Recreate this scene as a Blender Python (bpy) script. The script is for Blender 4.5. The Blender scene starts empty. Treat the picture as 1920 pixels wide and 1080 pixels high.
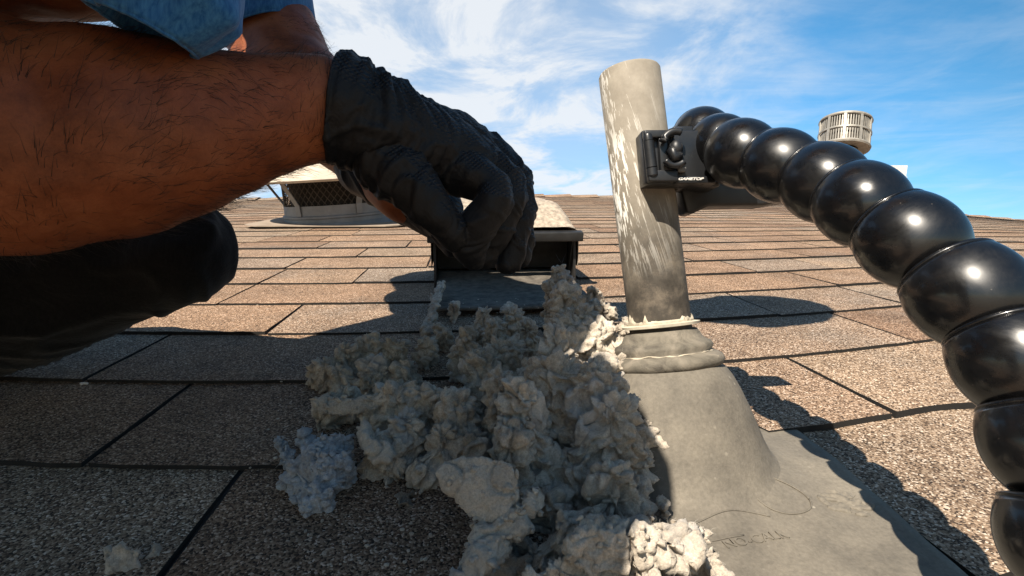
import bpy, bmesh, math, random
import numpy as np
from mathutils import Vector, Matrix, Euler, noise, Quaternion

random.seed(7); rng = np.random.default_rng(7)
SC = bpy.context.scene
COL = SC.collection
PI = math.pi

# ------------------------------------------------------------------ frames
TH = math.radians(18.0)        # roof pitch
YAW = math.radians(5.5)        # shingle courses are turned against the view
CAMH = 0.20                    # camera height above the roof
F = 1000.0                     # focal length in 1920-px units
TILT = math.atan(0.215)        # camera looks down on the roof plane by this
cT, sT = math.cos(TH), math.sin(TH)
cY, sY = math.cos(YAW), math.sin(YAW)

def S(x, v, h=0.0):            # shingle frame -> world
    return Vector((x, v * cT - h * sT, v * sT + h * cT))
def c2s(x, v):
    return x * cY + v * sY, -x * sY + v * cY
def R(x, v, h=0.0):            # view-aligned roof frame -> world
    a, b = c2s(x, v)
    return S(a, b, h)
N_ = (S(0, 0, 1)).normalized()
RX = R(1, 0, 0).normalized()
RV = R(0, 1, 0).normalized()
CAM = R(0, 0, CAMH)
FWD = (RV * math.cos(TILT) - N_ * math.sin(TILT)).normalized()
UP = (N_ * math.cos(TILT) + RV * math.sin(TILT)).normalized()
RT = RX.copy()
def P(px, py, d):              # where something seen at (px,py) stands, d metres along the view axis
    return CAM + RT * ((px - 960) / F * d) + UP * ((540 - py) / F * d) + FWD * d
def G(px, py, h=0.0):          # shingle-frame (x, v) of the roof seen at px,py
    r = P(px, py, 1.0) - CAM
    t = (h - CAMH) / r.dot(N_)
    q = CAM + r * t
    return q.x, q.y * cT + q.z * sT
def Q(px, py, h):              # point on that sight line at height h above the roof
    r = P(px, py, 1.0) - CAM
    t = (h - CAMH) / r.dot(N_)
    return CAM + r * t, t      # t = depth

# ------------------------------------------------------------------ camera
cd = bpy.data.cameras.new("camera"); cam = bpy.data.objects.new("camera", cd); COL.objects.link(cam)
cd.sensor_width = 36.0; cd.lens = 36.0 * F / 1920.0; cd.clip_start = 0.01; cd.clip_end = 2000.0
m = Matrix((RT, UP, -FWD)).transposed().to_4x4(); m.translation = CAM
cam.matrix_world = m
SC.camera = cam

# ------------------------------------------------------------------ light
L = (RX * -0.37 + RV * -0.54 + N_ * 1.0).normalized()      # towards the sun
elev = math.asin(L.z); az = math.atan2(L.x, L.y)
sd = bpy.data.lights.new("sun", 'SUN'); sun = bpy.data.objects.new("sun", sd); COL.objects.link(sun)
sd.energy = 5.0; sd.angle = math.radians(0.5); sd.color = (1.0, 0.90, 0.76)
sun.rotation_mode = 'QUATERNION'; sun.rotation_quaternion = L.to_track_quat('Z', 'Y')
W = bpy.data.worlds.new("World"); SC.world = W; W.use_nodes = True
wt = W.node_tree; wt.nodes.clear()
def wn(t, **k):
    n = wt.nodes.new(t)
    for a, b in k.items(): setattr(n, a, b)
    return n
def lk(a, b): wt.links.new(a, b)
wo = wn('ShaderNodeOutputWorld'); bg = wn('ShaderNodeBackground'); bg.inputs[1].default_value = 0.05
sky = wn('ShaderNodeTexSky'); sky.sky_type = 'NISHITA'; sky.sun_disc = False
sky.sun_elevation = elev; sky.sun_rotation = az; sky.altitude = 600; sky.air_density = 1.0; sky.dust_density = 0.4; sky.ozone_density = 1.2
tc = wn('ShaderNodeTexCoord')
sep = wn('ShaderNodeSeparateXYZ'); lk(tc.outputs['Generated'], sep.inputs[0])
def wm(op, a, b=None, c=None, clamp=False):
    n = wn('ShaderNodeMath', operation=op); n.use_clamp = clamp
    for i, v in enumerate((a, b, c)):
        if v is None: continue
        if isinstance(v, (int, float)): n.inputs[i].default_value = v
        else: lk(v, n.inputs[i])
    return n.outputs[0]
zz = wm('MAXIMUM', sep.outputs[2], 0.03)
ux = wm('DIVIDE', sep.outputs[0], zz); uy = wm('DIVIDE', sep.outputs[1], zz)
cmb = wn('ShaderNodeCombineXYZ'); lk(ux, cmb.inputs[0]); lk(uy, cmb.inputs[1])
def cloud(scale, rot, stretch, detail, dist, lo, hi, loc=(0, 0, 0)):
    mp = wn('ShaderNodeMapping'); mp.inputs['Rotation'].default_value = (0, 0, rot)
    mp.inputs['Scale'].default_value = (scale * stretch, scale, 1); mp.inputs['Location'].default_value = loc
    lk(cmb.outputs[0], mp.inputs[0])
    n = wn('ShaderNodeTexNoise'); n.inputs['Scale'].default_value = 1.0; n.inputs['Detail'].default_value = detail
    n.inputs['Roughness'].default_value = 0.62; n.inputs['Distortion'].default_value = dist
    lk(mp.outputs[0], n.inputs['Vector'])
    r = wn('ShaderNodeMapRange'); r.interpolation_type = 'SMOOTHSTEP'
    r.inputs[1].default_value = lo; r.inputs[2].default_value = hi
    lk(n.outputs[0], r.inputs[0]); return r.outputs[0]
c1 = cloud(1.9, 0.5, 1.0, 12, 0.5, 0.38, 0.72, (1.3, 0.4, 0))
c2 = cloud(2.6, 0.9, 0.22, 10, 1.0, 0.42, 0.85, (4.1, 2.2, 0))
# denser veil of cloud round one bearing (ahead-left), thin to the right
vd = (P(800, 240, 1) - CAM).normalized(); dt = wn('ShaderNodeVectorMath', operation='DOT_PRODUCT')
nrm = wn('ShaderNodeVectorMath', operation='NORMALIZE'); lk(tc.outputs['Generated'], nrm.inputs[0])
lk(nrm.outputs[0], dt.inputs[0]); dt.inputs[1].default_value = vd
veil = wn('ShaderNodeMapRange'); veil.interpolation_type = 'SMOOTHSTEP'
veil.inputs[1].default_value = 0.76; veil.inputs[2].default_value = 0.985; lk(dt.outputs['Value'], veil.inputs[0])
veil2 = wn('ShaderNodeMapRange'); veil2.inputs[1].default_value = 0.45; veil2.inputs[2].default_value = 0.85; lk(dt.outputs['Value'], veil2.inputs[0])
base = wm('MULTIPLY', c1, wm('MULTIPLY_ADD', veil.outputs[0], 0.85, 0.15))
fill = wm('MULTIPLY', veil.outputs[0], 0.36)
fac = wm('ADD', wm('ADD', base, wm('MULTIPLY', c2, wm('MULTIPLY_ADD', veil2.outputs[0], 0.28, 0.02))), fill)
fac = wm('MINIMUM', wm('MAXIMUM', fac, 0.0), 0.88)
mx = wn('ShaderNodeMixRGB'); lk(fac, mx.inputs[0])
hs = wn('ShaderNodeHueSaturation'); hs.inputs['Saturation'].default_value = 1.35; lk(wm('MULTIPLY_ADD', veil2.outputs[0], 1.25, 1.1), hs.inputs['Value'])
hs.inputs['Hue'].default_value = .487; lk(sky.outputs[0], hs.inputs['Color']); lk(hs.outputs[0], mx.inputs[1]); mx.inputs[2].default_value = (9.2, 9.4, 9.6, 1)
lk(mx.outputs[0], bg.inputs[0]); lk(bg.outputs[0], wo.inputs[0])
SC.view_settings.view_transform = 'Standard'; SC.view_settings.look = 'None'
SC.view_settings.exposure = 1.0; SC.view_settings.gamma = 1.0
SC.render.engine = 'CYCLES'
SC.cycles.use_denoising = True
SC.cycles.max_bounces = 6

# ------------------------------------------------------------------ helpers
def tag(o, label=None, cat=None, group=None, kind=None):
    if label: o['label'] = label
    if cat: o['category'] = cat
    if group: o['group'] = group
    if kind: o['kind'] = kind
    return o
def empty(name, loc, label, cat, group=None):
    o = bpy.data.objects.new(name, None); COL.objects.link(o); o.location = loc; o.empty_display_size = 0.02
    return tag(o, label, cat, group)
def mesh(name, verts, faces, mat=None, parent=None, smooth=True, world=True):
    me = bpy.data.meshes.new(name); me.from_pydata([tuple(v) for v in verts], [], [tuple(int(i) for i in f) for f in faces]); me.update()
    return link(name, me, mat, parent, smooth)
def link(name, me, mat=None, parent=None, smooth=True):
    o = bpy.data.objects.new(name, me); COL.objects.link(o)
    if mat and not me.materials: me.materials.append(mat)
    if smooth: me.polygons.foreach_set('use_smooth', [True] * len(me.polygons))
    if parent:
        o.parent = parent
        if parent.type == 'EMPTY' or True:
            bpy.context.view_layer.update()
            o.matrix_parent_inverse = parent.matrix_world.inverted()
    return o
def sharp(o, deg=35):
    bm = bmesh.new(); bm.from_mesh(o.data)
    for e in bm.edges:
        if len(e.link_faces) == 2 and e.calc_face_angle(0) > math.radians(deg): e.smooth = False
    bm.to_mesh(o.data); bm.free(); return o
def basis(ax):
    ax = ax.normalized(); t = Vector((0, 0, 1)) if abs(ax.z) < .9 else Vector((1, 0, 0))
    a = ax.cross(t).normalized(); return a, ax.cross(a).normalized(), ax
class MB:
    def __init__(s): s.v = []; s.f = []
    def add(s, v, f):
        o = len(s.v); s.v += [Vector(q) for q in v]; s.f += [tuple(i + o for i in g) for g in f]
    def lathe(s, org, ax, prof, n=48, cap0=False, cap1=False, wob=0, a0=0, a1=2 * PI, scale=(1, 1)):
        a, b, c = basis(ax); v = []; f = []
        full = abs(a1 - a0 - 2 * PI) < 1e-6; nn = n if full else n + 1
        for h, r in prof:
            for i in range(nn):
                t = a0 + (a1 - a0) * i / n
                rr = r * (1 + wob * noise.noise(Vector((math.cos(t) * 2, math.sin(t) * 2, h * 40))))
                v.append(org + c * h + a * (math.cos(t) * rr * scale[0]) + b * (math.sin(t) * rr * scale[1]))
        for j in range(len(prof) - 1):
            for i in range(n):
                k = (i + 1) % nn if full else i + 1
                f.append((j * nn + i, j * nn + k, (j + 1) * nn + k, (j + 1) * nn + i))
        if cap0: f.append(tuple(range(nn))[::-1])
        if cap1: f.append(tuple(range((len(prof) - 1) * nn, len(prof) * nn)))
        s.add(v, f)
    def tube(s, pts, r, n=8):
        v = []; f = []; m_ = len(pts)
        for j, p in enumerate(pts):
            d = (pts[min(j + 1, m_ - 1)] - pts[max(j - 1, 0)])
            a, b, c = basis(d); rr = r[j] if isinstance(r, (list, tuple)) else r
            for i in range(n):
                t = 2 * PI * i / n; v.append(p + a * math.cos(t) * rr + b * math.sin(t) * rr)
        for j in range(m_ - 1):
            for i in range(n): f.append((j * n + i, j * n + (i + 1) % n, (j + 1) * n + (i + 1) % n, (j + 1) * n + i))
        f.append(tuple(range(n))[::-1]); f.append(tuple(range((m_ - 1) * n, m_ * n)))
        s.add(v, f)
    def box(s, c, ex, ey, ez):      # centre and three half vectors
        v = [c + ex * i + ey * j + ez * k for i in (-1, 1) for j in (-1, 1) for k in (-1, 1)]
        s.add(v, [(0, 1, 3, 2), (4, 6, 7, 5), (0, 4, 5, 1), (2, 3, 7, 6), (0, 2, 6, 4), (1, 5, 7, 3)])
    def prism(s, poly, d):          # poly: list of Vectors, d extrusion
        n = len(poly); s.add(list(poly) + [p + d for p in poly], [tuple(range(n))[::-1], tuple(range(n, 2 * n))] + [(i, (i + 1) % n, n + (i + 1) % n, n + i) for i in range(n)])
    def capsule(s, p0, r0, p1, r1, n=20, k=6):
        d = p1 - p0; ln = max(d.length, 1e-6); prof = []
        for i in range(k + 1):
            t = PI / 2 * i / k; prof.append((-r0 * math.cos(t), max(r0 * math.sin(t), 1e-5)))
        for i in range(k + 1):
            t = PI / 2 * i / k; prof.append((ln + r1 * math.sin(t), max(r1 * math.cos(t), 1e-5)))
        s.lathe(p0, d if d.length > 1e-6 else Vector((0, 0, 1)), prof, n, True, True)
    def ball(s, c, ex, ey, ez, sub=1):
        V, Fc = ICO[sub]; s.add([c + ex * q[0] + ey * q[1] + ez * q[2] for q in V], Fc)
    def build(s, name, mat=None, parent=None, smooth=True, bevel=0, fix=True, sh=None):
        o = mesh(name, s.v, s.f, mat, parent, smooth)
        if fix or bevel:
            bm = bmesh.new(); bm.from_mesh(o.data)
            bmesh.ops.recalc_face_normals(bm, faces=bm.faces)
            if bevel:
                es = [e for e in bm.edges if len(e.link_faces) == 2 and e.calc_face_angle(0) > .6]
                bmesh.ops.bevel(bm, geom=es, offset=bevel, segments=3, profile=.5, affect='EDGES', clamp_overlap=True)
            bm.to_mesh(o.data); bm.free()
            if smooth: o.data.polygons.foreach_set('use_smooth', [True] * len(o.data.polygons))
        if sh: sharp(o, sh)
        return o
ICO = {}
for sub_ in (1, 2, 3):
    b_ = bmesh.new(); bmesh.ops.create_icosphere(b_, subdivisions=sub_, radius=1)
    ICO[sub_] = ([v.co.copy() for v in b_.verts], [tuple(v.index for v in f.verts) for f in b_.faces]); b_.free()
def remesh(mb, voxel, smooth_it=4, fac=.5):
    me = bpy.data.meshes.new('tmp'); me.from_pydata([tuple(v) for v in mb.v], [], mb.f); me.update()
    bm = bmesh.new(); bm.from_mesh(me); bmesh.ops.recalc_face_normals(bm, faces=bm.faces); bm.to_mesh(me); bm.free()
    o = bpy.data.objects.new('tmp', me); COL.objects.link(o)
    r = o.modifiers.new('r', 'REMESH'); r.mode = 'VOXEL'; r.voxel_size = voxel; r.adaptivity = 0
    if smooth_it:
        s_ = o.modifiers.new('s', 'SMOOTH'); s_.factor = fac; s_.iterations = smooth_it
    dg = bpy.context.evaluated_depsgraph_get(); out = bpy.data.meshes.new_from_object(o.evaluated_get(dg))
    bpy.data.objects.remove(o); bpy.data.meshes.remove(me)
    return out
def arr(me):
    n = len(me.vertices); co = np.empty(n * 3, 'f'); me.vertices.foreach_get('co', co)
    nr = np.empty(n * 3, 'f'); me.vertices.foreach_get('normal', nr); return co.reshape(-1, 3), nr.reshape(-1, 3)
def put(me, co):
    me.vertices.foreach_set('co', co.astype('f').ravel()); me.update()
def curves(name, strands, radius, mat, parent):
    cu = bpy.data.curves.new(name, 'CURVE'); cu.dimensions = '3D'; cu.bevel_depth = radius; cu.bevel_resolution = 0; cu.resolution_u = 1
    for st in strands:
        sp = cu.splines.new('POLY'); sp.points.add(len(st) - 1); n = len(st)
        sp.points.foreach_set('co', [c for p in st for c in (p[0], p[1], p[2], 1.0)])
        sp.points.foreach_set('radius', [1.0 - .8 * i / max(n - 1, 1) for i in range(n)])
    o = bpy.data.objects.new(name, cu); COL.objects.link(o); dg = bpy.context.evaluated_depsgraph_get()
    me = bpy.data.meshes.new_from_object(o.evaluated_get(dg)); bpy.data.objects.remove(o)
    me.materials.clear()
    return link(name, me, mat, parent)

# ------------------------------------------------------------------ materials
class NT:
    def __init__(s, name):
        s.m = bpy.data.materials.new(name); s.m.use_nodes = True; s.t = s.m.node_tree
        s.b = s.t.nodes['Principled BSDF']; s.tc = s.t.nodes.new('ShaderNodeTexCoord').outputs['Object']
    def n(s, t, **k):
        q = s.t.nodes.new(t)
        for a, b in k.items(): setattr(q, a, b)
        return q
    def l(s, a, b): s.t.links.new(a, b)
    def math(s, op, a, b=None, clamp=False):
        q = s.n('ShaderNodeMath', operation=op); q.use_clamp = clamp
        for i, v in enumerate((a, b)):
            if v is None: continue
            if isinstance(v, (int, float)): q.inputs[i].default_value = v
            else: s.l(v, q.inputs[i])
        return q.outputs[0]
    def mapping(s, scale=(1, 1, 1), rot=(0, 0, 0), src=None):
        q = s.n('ShaderNodeMapping'); q.inputs['Scale'].default_value = scale; q.inputs['Rotation'].default_value = rot
        s.l(src or s.tc, q.inputs[0]); return q.outputs[0]
    def noise(s, scale, detail=4, rough=.6, vec=None, dist=0):
        q = s.n('ShaderNodeTexNoise'); q.inputs['Scale'].default_value = scale; q.inputs['Detail'].default_value = detail
        q.inputs['Roughness'].default_value = rough; q.inputs['Distortion'].default_value = dist
        s.l(vec or s.tc, q.inputs['Vector']); return q.outputs[0]
    def vor(s, scale, vec=None, out='Distance', feat='F1', rnd=1):
        q = s.n('ShaderNodeTexVoronoi', feature=feat); q.inputs['Scale'].default_value = scale; q.inputs['Randomness'].default_value = rnd
        s.l(vec or s.tc, q.inputs['Vector']); return q.outputs[out]
    def ramp(s, fac, stops, interp='LINEAR'):
        q = s.n('ShaderNodeValToRGB'); q.color_ramp.interpolation = interp; e = q.color_ramp.elements
        while len(e) < len(stops): e.new(.5)
        for el, (p, c) in zip(e, stops):
            el.position = p; el.color = (*c, 1) if isinstance(c, (tuple, list)) else (c, c, c, 1)
        s.l(fac, q.inputs[0]); return q.outputs[0]
    def mix(s, fac, a, b, mode='MIX'):
        q = s.n('ShaderNodeMixRGB', blend_type=mode)
        for i, v in enumerate((fac, a, b)):
            if isinstance(v, (int, float)): q.inputs[i].default_value = v if i == 0 else (v, v, v, 1)
            elif isinstance(v, tuple): q.inputs[i].default_value = (*v, 1)
            else: s.l(v, q.inputs[i])
        return q.outputs[0]
    def bump(s, h, strength=.5, dist=.001, prev=None):
        q = s.n('ShaderNodeBump'); q.inputs['Strength'].default_value = strength; q.inputs['Distance'].default_value = dist
        s.l(h, q.inputs['Height'])
        if prev: s.l(prev, q.inputs['Normal'])
        return q.outputs[0]
    def out(s, color=None, rough=None, normal=None, metal=None, spec=None):
        for key, v in (('Base Color', color), ('Roughness', rough), ('Metallic', metal), ('Specular IOR Level', spec)):
            if v is None: continue
            if isinstance(v, (int, float)): s.b.inputs[key].default_value = v
            elif isinstance(v, tuple): s.b.inputs[key].default_value = (*v, 1)
            else: s.l(v, s.b.inputs[key])
        if normal is not None: s.l(normal, s.b.inputs['Normal'])
        return s.m

def mat_shingle():
    t = NT('shingle_granules')
    cell = t.vor(820, out='Color'); sp = t.n('ShaderNodeSeparateColor'); t.l(cell, sp.inputs[0])
    col = t.ramp(sp.outputs[0], [(0, (.028, .023, .020)), (.18, (.072, .054, .042)), (.42, (.188, .139, .103)), (.68, (.285, .226, .174)), (.88, (.40, .34, .28)), (1, (.66, .62, .57))])
    at = t.n('ShaderNodeAttribute', attribute_name='tab')
    tint = t.ramp(at.outputs['Fac'], [(0, (.80, .62, .50)), (.3, (1.0, .80, .64)), (.55, (1.05, .93, .80)), (.8, (.90, .84, .78)), (1, (1.12, .86, .66))])
    big = t.ramp(t.noise(9, 8, .7), [(.3, .62), (.5, .95), (.7, 1.22)])
    c = t.mix(1, t.mix(1, col, tint, 'MULTIPLY'), big, 'MULTIPLY')
    # blue-grey granule mix in blotches
    c = t.mix(t.ramp(t.noise(5, 3), [(.52, 0.0), (.7, .35)]), c, t.mix(1, col, (.75, .82, .88), 'MULTIPLY'))
    ed = t.vor(820, feat='F1')
    nb = t.bump(t.math('SUBTRACT', 1.0, ed), .7, .0008)
    nb = t.bump(t.noise(230, 3), .35, .002, nb)
    return t.out(c, .92, nb, spec=.25)
def mat_plain(name, col, rough=.5, metal=0, bs=200, bst=.15, var=.25, vs=30, bd=.0005, spec=.5):
    t = NT(name)
    v = t.ramp(t.noise(vs, 6, .65), [(.25, 1 - var), (.75, 1 + var)])
    c = t.mix(1, col, v, 'MULTIPLY')
    r = t.ramp(t.noise(vs * 2.3, 5), [(.3, max(rough - .12, .05)), (.7, min(rough + .12, 1))])
    return t.out(c, r, t.bump(t.noise(bs, 5), bst, bd), metal, spec)
M = {}
M['shingle'] = mat_shingle()
M['felt'] = mat_plain('asphalt_backing', (.018, .016, .015), .9)
M['edge'] = mat_plain('asphalt_edge_and_shadow', (.010, .009, .008), .9, bs=900, bst=.5)  # asphalt core colour, darkened further to stand in for shadow below the butts
def mat_ball():
    t = NT('black_ball_plastic')
    dirt = t.ramp(t.noise(45, 9, .8, dist=.8), [(.52, 0.0), (.75, .5)])
    c = t.mix(dirt, (.0035, .0035, .004), (.020, .018, .016))
    scr = t.ramp(t.noise(14, 8, .75, dist=1.5), [(.40, .22), (.64, .42)]); t.b.inputs['Coat Weight'].default_value = .35; t.b.inputs['Coat Roughness'].default_value = .12
    sp = t.ramp(t.vor(160), [(.0, .7), (.05, .0)])
    c = t.mix(sp, c, (.16, .14, .12))
    return t.out(c, scr, t.bump(t.noise(260, 4), .05, .0004), spec=.5)
M['ball'] = mat_ball()
M['clamp'] = mat_plain('black_clamp_plastic', (.012, .013, .015), .38, bs=500, bst=.1)
M['logo'] = mat_plain('pale_print', (.62, .60, .57), .6, var=.1)
def mat_pipe():
    t = NT('weathered_painted_pipe')
    # local z runs up the pipe
    q = t.n('ShaderNodeSeparateXYZ'); t.l(t.tc, q.inputs[0]); z = q.outputs[2]
    mott = t.noise(70, 8, .7)
    body = t.ramp(mott, [(.3, (.195, .172, .138)), (.55, (.25, .223, .182)), (.75, (.30, .27, .222))])
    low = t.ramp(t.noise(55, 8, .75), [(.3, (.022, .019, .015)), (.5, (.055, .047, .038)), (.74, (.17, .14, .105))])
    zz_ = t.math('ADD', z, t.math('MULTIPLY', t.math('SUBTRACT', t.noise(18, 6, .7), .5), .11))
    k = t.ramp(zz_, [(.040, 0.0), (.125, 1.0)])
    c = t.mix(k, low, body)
    # brushed white streaks, slanting down the left side
    ang = t.n('ShaderNodeVectorMath', operation='ADD')
    mp = t.mapping((420, 420, 10), src=t.mapping(rot=(0.0, 0.20, 0.0)))
    st = t.noise(1.0, 4, .65, vec=mp)
    side = t.ramp(t.noise(14, 3, .5, vec=t.mapping((1, 1, .55))), [(.40, 0.0), (.60, 1.0)])
    lx = t.ramp(t.math('ADD', t.math('MULTIPLY', q.outputs[0], -14), .5), [(.28, 0.0), (.62, 1.0)])
    fade = t.ramp(z, [(.05, 0.0), (.10, 1.0)])
    mk = t.math('MULTIPLY', t.math('MULTIPLY', t.ramp(t.math('ADD', st, t.math('MULTIPLY', t.math('SUBTRACT', t.noise(22, 3, .5, vec=t.mapping((1, 1, .30))), .5), .7)), [(.50, 0.0), (.53, 1.0)]), fade), t.math('MAXIMUM', t.math('MULTIPLY', lx, t.math('ADD', side, .35), True), 0))
    c = t.mix(t.math('MULTIPLY', mk, .9), c, (.88, .86, .80))
    # cast ridges, spots
    sp = t.ramp(t.vor(75), [(.10, .55), (.2, 0.0)]); c = t.mix(t.math('MULTIPLY', sp, t.ramp(t.noise(9, 2), [(.45, 0.), (.6, 1.)])), c, (.16, .13, .10))
    return t.out(c, .72, t.bump(mott, .35, .0008), spec=.3)
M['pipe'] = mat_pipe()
def mat_boot():
    t = NT('grey_weathered_boot')
    a = t.noise(14, 7, .7); g = t.noise(420, 4, .7)
    c = t.ramp(a, [(.28, (.075, .068, .058)), (.48, (.135, .12, .098)), (.72, (.195, .172, .137))])
    c = t.mix(1, c, t.ramp(g, [(.3, .82), (.7, 1.16)]), 'MULTIPLY')
    sp = t.ramp(t.vor(110), [(.07, .8), (.15, 0.0)]); c = t.mix(t.math('MULTIPLY', sp, t.ramp(t.noise(22, 2), [(.5, 0.), (.62, 1.)])), c, (.30, .27, .22))
    return t.out(c, .8, t.bump(t.noise(500, 5, .7), .35, .0007, t.bump(t.noise(60, 6), .3, .0018)), spec=.3)
M['boot'] = mat_boot()
def mat_collar():
    t = NT('peeling_collar'); a = t.noise(45, 7, .65, dist=.6)
    c = t.ramp(a, [(.36, (.07, .062, .052)), (.50, (.14, .125, .10)), (.62, (.20, .175, .14)), (.68, (.30, .26, .20))])
    return t.out(c, .8, t.bump(a, .8, .003, t.bump(t.noise(400, 4), .3, .0006)), spec=.25)
M['collar'] = mat_collar()
M['caulk'] = mat_plain('old_caulk', (.40, .35, .27), .8, var=.5, vs=90, bs=180, bst=.8, bd=.0015)
M['ring'] = mat_plain('pale_ring', (.52, .47, .37), .7, var=.3, vs=80)
M['steel'] = mat_plain('painted_steel', (.17, .175, .18), .55, 0.1, var=.3, vs=12, bs=60)
M['cream'] = mat_plain('sunbleached_metal', (.42, .355, .28), .7, 0.0, var=.22, vs=10, bs=50, bst=.3)
M['tanmetal'] = mat_plain('dusty_tan_metal', (.26, .205, .155), .8, var=.25, vs=20)
M['greymetal'] = mat_plain('galvanised_metal', (.30, .28, .245), .5, .35, var=.3, vs=30, bs=80)
M['screen'] = mat_plain('dark_wire', (.05, .042, .034), .6, .3)
M['dark'] = mat_plain('dark_inside', (.012, .011, .010), .9)
M['vblack'] = mat_plain('black_hood_plastic', (.014, .0135, .013), .5, var=.5, vs=40, bs=260, bst=.3)
M['dusty'] = mat_plain('dusty_hood_top', (.33, .275, .215), .9, var=.6, vs=120, bs=300, bst=.9, bd=.002)
M['ramp'] = mat_plain('dusty_grey_ramp', (.10, .086, .070), .85, var=.75, vs=70, bs=300, bst=.8, bd=.0015)
M['whitebox'] = mat_plain('white_siding', (.72, .70, .66), .7, var=.1)
def mat_lint(name, cols, cs=26, wave=0):
    t = NT(name)
    a = t.math('ADD', t.math('MULTIPLY', t.noise(cs, 8, .75, dist=.6), .6), t.math('MULTIPLY', t.noise(cs * 5, 6, .7, dist=.5), .4))
    c = t.ramp(a, [(.34, cols[0]), (.50, cols[1]), (.64, cols[2])])
    g = t.noise(900, 3, .7); c = t.mix(1, c, t.ramp(g, [(.3, .72), (.7, 1.22)]), 'MULTIPLY')
    blue = t.ramp(t.noise(17, 4, .6), [(.58, 0.), (.72, .55)]); c = t.mix(blue, c, cols[3])
    nb = t.bump(t.noise(330, 6, .75, dist=.6), .85, .0022)
    nb = t.bump(t.noise(1300, 3, .7), .6, .0006, nb)
    t.b.inputs['Sheen Weight'].default_value = .25; t.b.inputs['Sheen Roughness'].default_value = .6
    return t.out(c, .97, nb, spec=.1)
M['lint'] = mat_lint('grey_lint', [(.13, .10, .072), (.46, .395, .315), (.70, .62, .515), (.38, .40, .43)])
M['lintsmooth'] = mat_lint('pressed_lint', [(.33, .28, .225), (.47, .41, .335), (.57, .505, .42), (.42, .39, .35)], 12)
M['lintblue'] = mat_lint('blue_grey_lint', [(.22, .20, .18), (.38, .40, .43), (.52, .56, .60), (.22, .32, .55)], 20)
M['lintbrown'] = mat_lint('brown_lint', [(.12, .09, .06), (.20, .16, .12), (.30, .25, .19), (.25, .2, .15)], 30)
M['fibre'] = mat_plain('stray_fibre', (.42, .39, .35), .9)
M['darkfibre'] = mat_plain('dark_fibre', (.05, .04, .035), .9)
def mat_skin():
    t = NT('tanned_skin')
    a = t.noise(22, 9, .72); c = t.ramp(a, [(.32, (.11, .028, .009)), (.5, (.225, .066, .023)), (.75, (.36, .125, .05))])
    v = t.ramp(t.vor(900, feat='F1'), [(.0, .88), (.5, 1.04)]); c = t.mix(1, c, v, 'MULTIPLY')
    red = t.ramp(t.noise(6, 3), [(.5, 0.), (.7, .35)]); c = t.mix(red, c, (.30, .075, .03))
    nb = t.bump(t.noise(420, 5, .7), .25, .0006, t.bump(t.noise(70, 5), .35, .0022))
    t.b.inputs['Subsurface Weight'].default_value = .12; t.b.inputs['Subsurface Radius'].default_value = (.01, .004, .002); t.b.inputs['Subsurface Scale'].default_value = .5
    return t.out(c, .55, nb, spec=.35)
M['skin'] = mat_skin()
M['hair'] = mat_plain('dark_hair', (.012, .008, .006), .6)
def mat_cloth(name, c0, c1, fine=900):
    t = NT(name)
    fl = t.noise(1, 3, .6, vec=t.mapping((500, 500, 70), (.3, .2, .5)))
    c = t.mix(t.ramp(fl, [(.35, 0.), (.65, 1.)]), c0, c1)
    nb = t.bump(t.noise(fine, 3), .4, .0005, t.bump(t.noise(24, 5, .6, dist=.8), .4, .006))
    t.b.inputs['Sheen Weight'].default_value = .15
    return t.out(c, .9, nb, spec=.15)
M['shirt'] = mat_cloth('blue_heather_jersey', (.018, .10, .27), (.05, .185, .39))
M['pants'] = mat_cloth('black_trousers', (.004, .004, .004), (.009, .009, .009))
def mat_glove():
    t = NT('black_knit_glove')
    def w(rot):
        q = t.n('ShaderNodeTexWave', wave_type='BANDS', bands_direction='X'); q.inputs['Scale'].default_value = 130; q.inputs['Distortion'].default_value = .6
        t.l(t.mapping((1, 1, 1), rot), q.inputs['Vector']); return q.outputs['Fac']
    kn = t.math('MULTIPLY', w((0, .75, .3)), w((0, -.75, .3)))
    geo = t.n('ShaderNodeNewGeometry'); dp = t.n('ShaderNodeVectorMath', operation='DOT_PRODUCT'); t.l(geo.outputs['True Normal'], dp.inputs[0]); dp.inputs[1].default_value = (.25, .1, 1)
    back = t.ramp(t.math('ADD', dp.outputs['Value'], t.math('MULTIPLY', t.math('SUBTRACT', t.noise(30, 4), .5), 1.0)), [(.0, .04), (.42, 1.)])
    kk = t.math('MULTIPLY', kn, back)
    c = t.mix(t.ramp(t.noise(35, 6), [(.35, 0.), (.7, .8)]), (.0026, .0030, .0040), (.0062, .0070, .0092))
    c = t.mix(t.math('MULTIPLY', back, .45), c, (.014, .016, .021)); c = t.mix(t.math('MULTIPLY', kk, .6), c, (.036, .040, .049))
    sp = t.ramp(t.vor(230), [(.05, .8), (.10, 0.0)]); c = t.mix(t.math('MULTIPLY', sp, t.ramp(t.noise(18, 2), [(.55, 0.), (.65, 1.)])), c, (.22, .20, .18))
    nb = t.bump(kk, 1.0, .0014, t.bump(t.noise(90, 6, .65, dist=.7), .45, .002))
    return t.out(c, .6, nb, spec=.35)
M['glove'] = mat_glove()

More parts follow.
